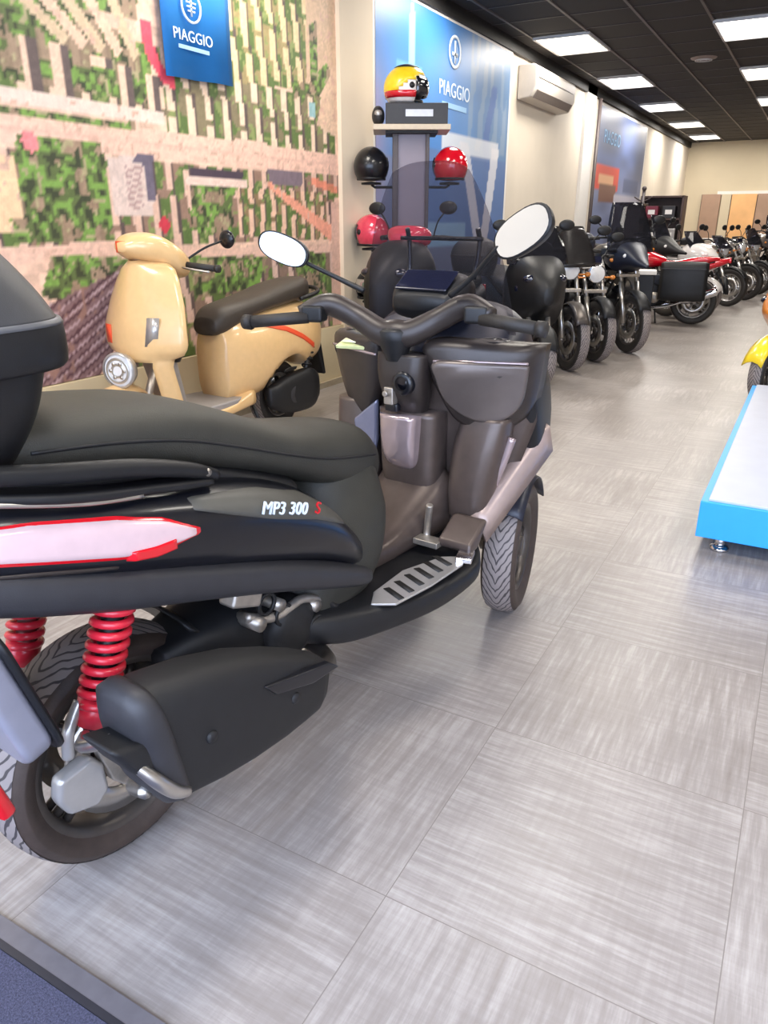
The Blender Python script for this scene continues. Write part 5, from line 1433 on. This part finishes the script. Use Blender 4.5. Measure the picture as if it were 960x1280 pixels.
def scooter(name, label, loc, head, body='black_gloss', accent='grey_matt', screen=('smoke_dark', .24, .42), topbox=None, headm=None, wheelr=.26, wb=1.40, h=1.0, seatm='black_matt', cowl=None, group='motorcycles and scooters parked in the row along the wall'):
    t = thing(name, label, 'scooter', loc, math.radians(90 - head), group)
    wheel(t, 'rear_wheel', (0, 0, wheelr), wheelr, .14, wheelr * .68, spokes=5, n=36)
    wheel(t, 'front_wheel', (wb, 0, wheelr), wheelr, .115, wheelr * .70, spokes=5, steer=.1, n=36)
    for s in (-1, 1): 
        b = B(); cyl(b, (wb, s * .085, wheelr), (wb - .16, s * .085, .66), .023, 12); obj('fork', b, M['alu'], t)
    b = B(); rings = []
    for i in range(11):
        a = math.radians(20 + 140 * i / 10)
        rings.append([b.verts.new((wb + (wheelr + .025) * math.cos(a), y, wheelr + (wheelr + .025) * math.sin(a) - y * y * 6)) for y in (-.08, -.045, 0, .045, .08)])
    skin(b, rings, False, False); obj('front_mudguard', b, M[body], t, solid=.008)
    b = B(); loft_u(b, [(wb - .46, 0, .98 * h, .40, .20, 3), (wb - .34, 0, 1.04 * h, .42, .27, 3), (wb - .20, 0, 1.04 * h, .52, .25, 2.8), (wb - .05, 0, .98 * h, .60, .19, 2.6), (wb + .08, 0, .88 * h, .66, .11, 2.4), (wb + .14, 0, .80 * h, .70, .04, 2.2)], 32); cw = obj('front_cowl', b, M[cowl or body], t)
    for s in (-1, 1):
        b = B(); ball(b, (wb - .02, s * .11, .86 * h), .062, (.9, 1.3, .62), 18, 12); obj('headlamp', b, M['white_lens' if body == 'white_gloss' else 'screen'], cw)
        b = B(); ball(b, (wb - .14, s * .20, .78 * h), .045, (1.2, .6, 1.0), 16, 10); obj('indicator', b, M['screen'], cw)
    b = B(); loft_u(b, [(.45, 0, .40, .26, .20, 4), (.7, 0, .38, .24, .23, 5), (.95, 0, .42, .24, .23, 5), (1.08, 0, .50, .30, .20, 4)], 28); obj('floorboard', b, M[accent], t)
    b = B(); loft_u(b, [(-.50, 0, .82, .74, .04, 2.4), (-.38, 0, .84, .62, .14, 2.6), (-.1, 0, .82, .48, .19, 2.8), (.2, 0, .78, .36, .20, 2.8), (.42, 0, .70, .32, .18, 2.8), (.55, 0, .60, .32, .12, 2.6)], 30)
    for v in b.verts:
        d = math.hypot(v.co.x, v.co.z - wheelr)
        if d < wheelr + .04 and v.co.z < .6 and abs(v.co.x) < wheelr: v.co.z = wheelr + math.sqrt((wheelr + .04) ** 2 - v.co.x ** 2)
    obj('body', b, M[body], t)
    b = B(); loft_u(b, [(-.36, 0, .93, .82, .10, 3), (-.2, 0, .93, .80, .15, 3), (.05, 0, .89, .78, .16, 3), (.2, 0, .84, .74, .155, 3), (.42, 0, .82, .68, .14, 3), (.55, 0, .76, .66, .09, 2.6)], 28); obj('seat', b, M[seatm], t)
    b = B(); box(b, (-.48, 0, .79), (.04, .18, .06)); obj('tail_lamp', b, M['red_lens'], t, bevel=.01)
    b = B(); prism(b, [(-.47, .72), (-.40, .72), (-.50, .40), (-.53, .40)], 'v', -.08, .08); obj('rear_mudguard', b, M['black_satin'], t, bevel=.01)
    b = B(); tube(b, [(-.30, -.17, .38), (-.2, -.18, .37), (.12, -.18, .31), (.2, -.16, .30)], [.04, .06, .058, .03], n=16); obj('silencer', b, M['black_satin'], t)
    b = B(); loft_u(b, [(-.12, .12, .36, .18, .05, 3), (.2, .13, .40, .18, .07, 3), (.42, .12, .40, .24, .05, 3)], 20); obj('drive_case', b, M['rim_dark'], t)
    hm = headm or accent
    b = B(); loft_u(b, [(wb - .54, 0, 1.06 * h, 1.0 * h, .07, 3), (wb - .46, 0, 1.12 * h, 1.0 * h, .16, 3), (wb - .34, 0, 1.13 * h, 1.02 * h, .15, 3), (wb - .26, 0, 1.08 * h, 1.0 * h, .08, 3)], 24); obj('headset', b, M[hm], t)
    bars(t, wb - .44, 1.02 * h, .29, mirror_w=.18)
    if screen:
        sm, sw, sh = screen
        b = B(); rings = []
        for i in range(11):
            q = i / 10
            rings.append([b.verts.new((wb - .12 - .22 * q - .5 * abs(j / 7) ** 2 * sw, sw * (1 - .4 * q * q) * j / 7, .96 * h + sh * q)) for j in range(-7, 8)])
        skin(b, rings, False, False); obj('windscreen', b, M[sm], t, solid=.006)
    if topbox:
        b = B(); loft_w(b, [(.90, -.40, 0, .13, .16, 4), (1.0, -.41, 0, .18, .18, 4), (1.10, -.41, 0, .185, .185, 4), (1.18, -.42, 0, .14, .15, 3.4), (1.22, -.42, 0, .05, .07, 3)], 28); tb = obj('top_case', b, M[topbox], t)
        b = B(); loft_w(b, [(1.06, -.41, 0, .19, .19, 4), (1.08, -.41, 0, .19, .19, 4)], 28, 2); obj('case_seam', b, M['grey_matt'], tb)
    return t


def place(head, fx, fy, wb):
    a = math.radians(head)
    return (fx - math.sin(a) * wb, fy - math.cos(a) * wb, 0)


scooter('maxi_scooter', 'black scooter with red headset behind the foreground scooter, beside the helmet stand', place(180, -2.70, 4.84, 1.28), 180, 'black_satin', 'grey_matt', screen=None, headm='pink_gloss', topbox='grey_matt', wb=1.28, h=1.17)
scooter('maxi_scooter', 'large black scooter with dark windscreen just behind the right mirror of the foreground scooter', place(145, -1.962, 6.31, 1.4), 145, 'black_satin', 'black_gloss', screen=('smoke_dark', .27, .36), h=1.05, topbox=None)
motorcycle('roadster_motorcycle', 'dark grey motorcycle with silver fork and tall grey screen, first motorcycle beyond the foreground scooter', place(145, -1.94, 7.18, 1.45), 145, tank='grey_gloss', screen=('smoke_brown', .26, .36), guard='rim_dark', rimm='rim_dark', topbox='grey_matt', h=1.02)
motorcycle('roadster_motorcycle', 'slim black motorcycle squeezed between the grey-screened one and the tall adventure motorcycle', place(145, -1.84, 7.80, 1.45), 145, tank='black_gloss', tailm='black_satin', rimm='rim_dark', barw=.25, h=.95)
motorcycle('adventure_motorcycle', 'black and silver adventure motorcycle with tall dark windscreen, in front of the second poster', place(143, -1.66, 8.52, 1.5), 143, tank='black_gloss', beak='navy', shroud='silver_gloss', screen=('smoke_dark', .26, .50), h=1.12, wire=True, wheelr=.32, wb=1.5, topbox='navy')
motorcycle('touring_motorcycle', 'red motorcycle with black side cases, its spoked wheel towards the aisle', (-1.42, 11.45, 0), 262, tank='red_gloss', tailm='red_gloss', panniers='black_satin', pann_u=.26, seatm='red_gloss', screen=('smoke_dark', .22, .35), rimm='rim_silver', h=1.0, wire=False, side='black_gloss')
scooter('white_scooter', 'white-fronted scooter just beyond the red motorcycle in the far row', place(118, -1.45, 13.0, 1.4), 118, 'white_gloss', 'grey_matt', screen=('smoke_dark', .22, .25))
motorcycle('adventure_motorcycle', 'black motorcycle standing behind the red one, in front of the far dark cabinet', place(118, -1.9, 12.3, 1.45), 118, tank='black_gloss', beak='black_satin', screen=('smoke_dark', .2, .4), h=1.12, wire=True, fine=False)
motorcycle('roadster_motorcycle', 'silver and maroon motorcycle in the middle of the far row', place(118, -1.28, 14.3, 1.4), 118, tank='maroon', side='maroon', tailm='silver_gloss', screen=('smoke_dark', .2, .2), fine=False, rimm='rim_silver')
motorcycle('roadster_motorcycle', 'pale silver motorcycle beyond the maroon one in the far row', place(118, -1.12, 15.6, 1.4), 118, tank='silver_gloss', side='silver_gloss', fine=False)
motorcycle('roadster_motorcycle', 'black motorcycle near the far end of the row, against the white counter', place(125, -1.0, 16.9, 1.4), 125, tank='black_gloss', side='maroon', screen=('smoke_dark', .2, .3), fine=False, rimm='rim_silver')
motorcycle('adventure_motorcycle', 'tall dark motorcycle at the far end of the row, by the right edge', place(140, -.72, 18.1, 1.45), 140, tank='grey_gloss', beak='grey_gloss', screen=('smoke_dark', .22, .45), h=1.1, fine=False, rimm='rim_silver')
scooter('small_scooter', 'small yellow scooter with orange headset behind the blue podium at the right edge', place(208, -.165, 6.46, 1.2), 208, 'yellow', 'black_satin', screen=None, headm='orange_body', cowl='orange_body', wheelr=.27, wb=1.2, h=.92, group='yellow scooter by the podium')
t = thing('display_plinth', 'black plinth with a white top between the adventure and red motorcycles', 'plinth', (-2.0, 10.55, 0), .2)
b = B(); box(b, (0, 0, .36), (.34, .34, .70)); obj('body', b, M['black_satin'], t, smooth=False, bevel=.01)
b = B(); box(b, (0, 0, .735), (.38, .38, .05)); obj('top', b, M['white_trim'], t, smooth=False, bevel=.006)
b = B(); box(b, (0, 0, .012), (.38, .38, .024)); obj('foot', b, M['navy'], t, smooth=False, bevel=.006)
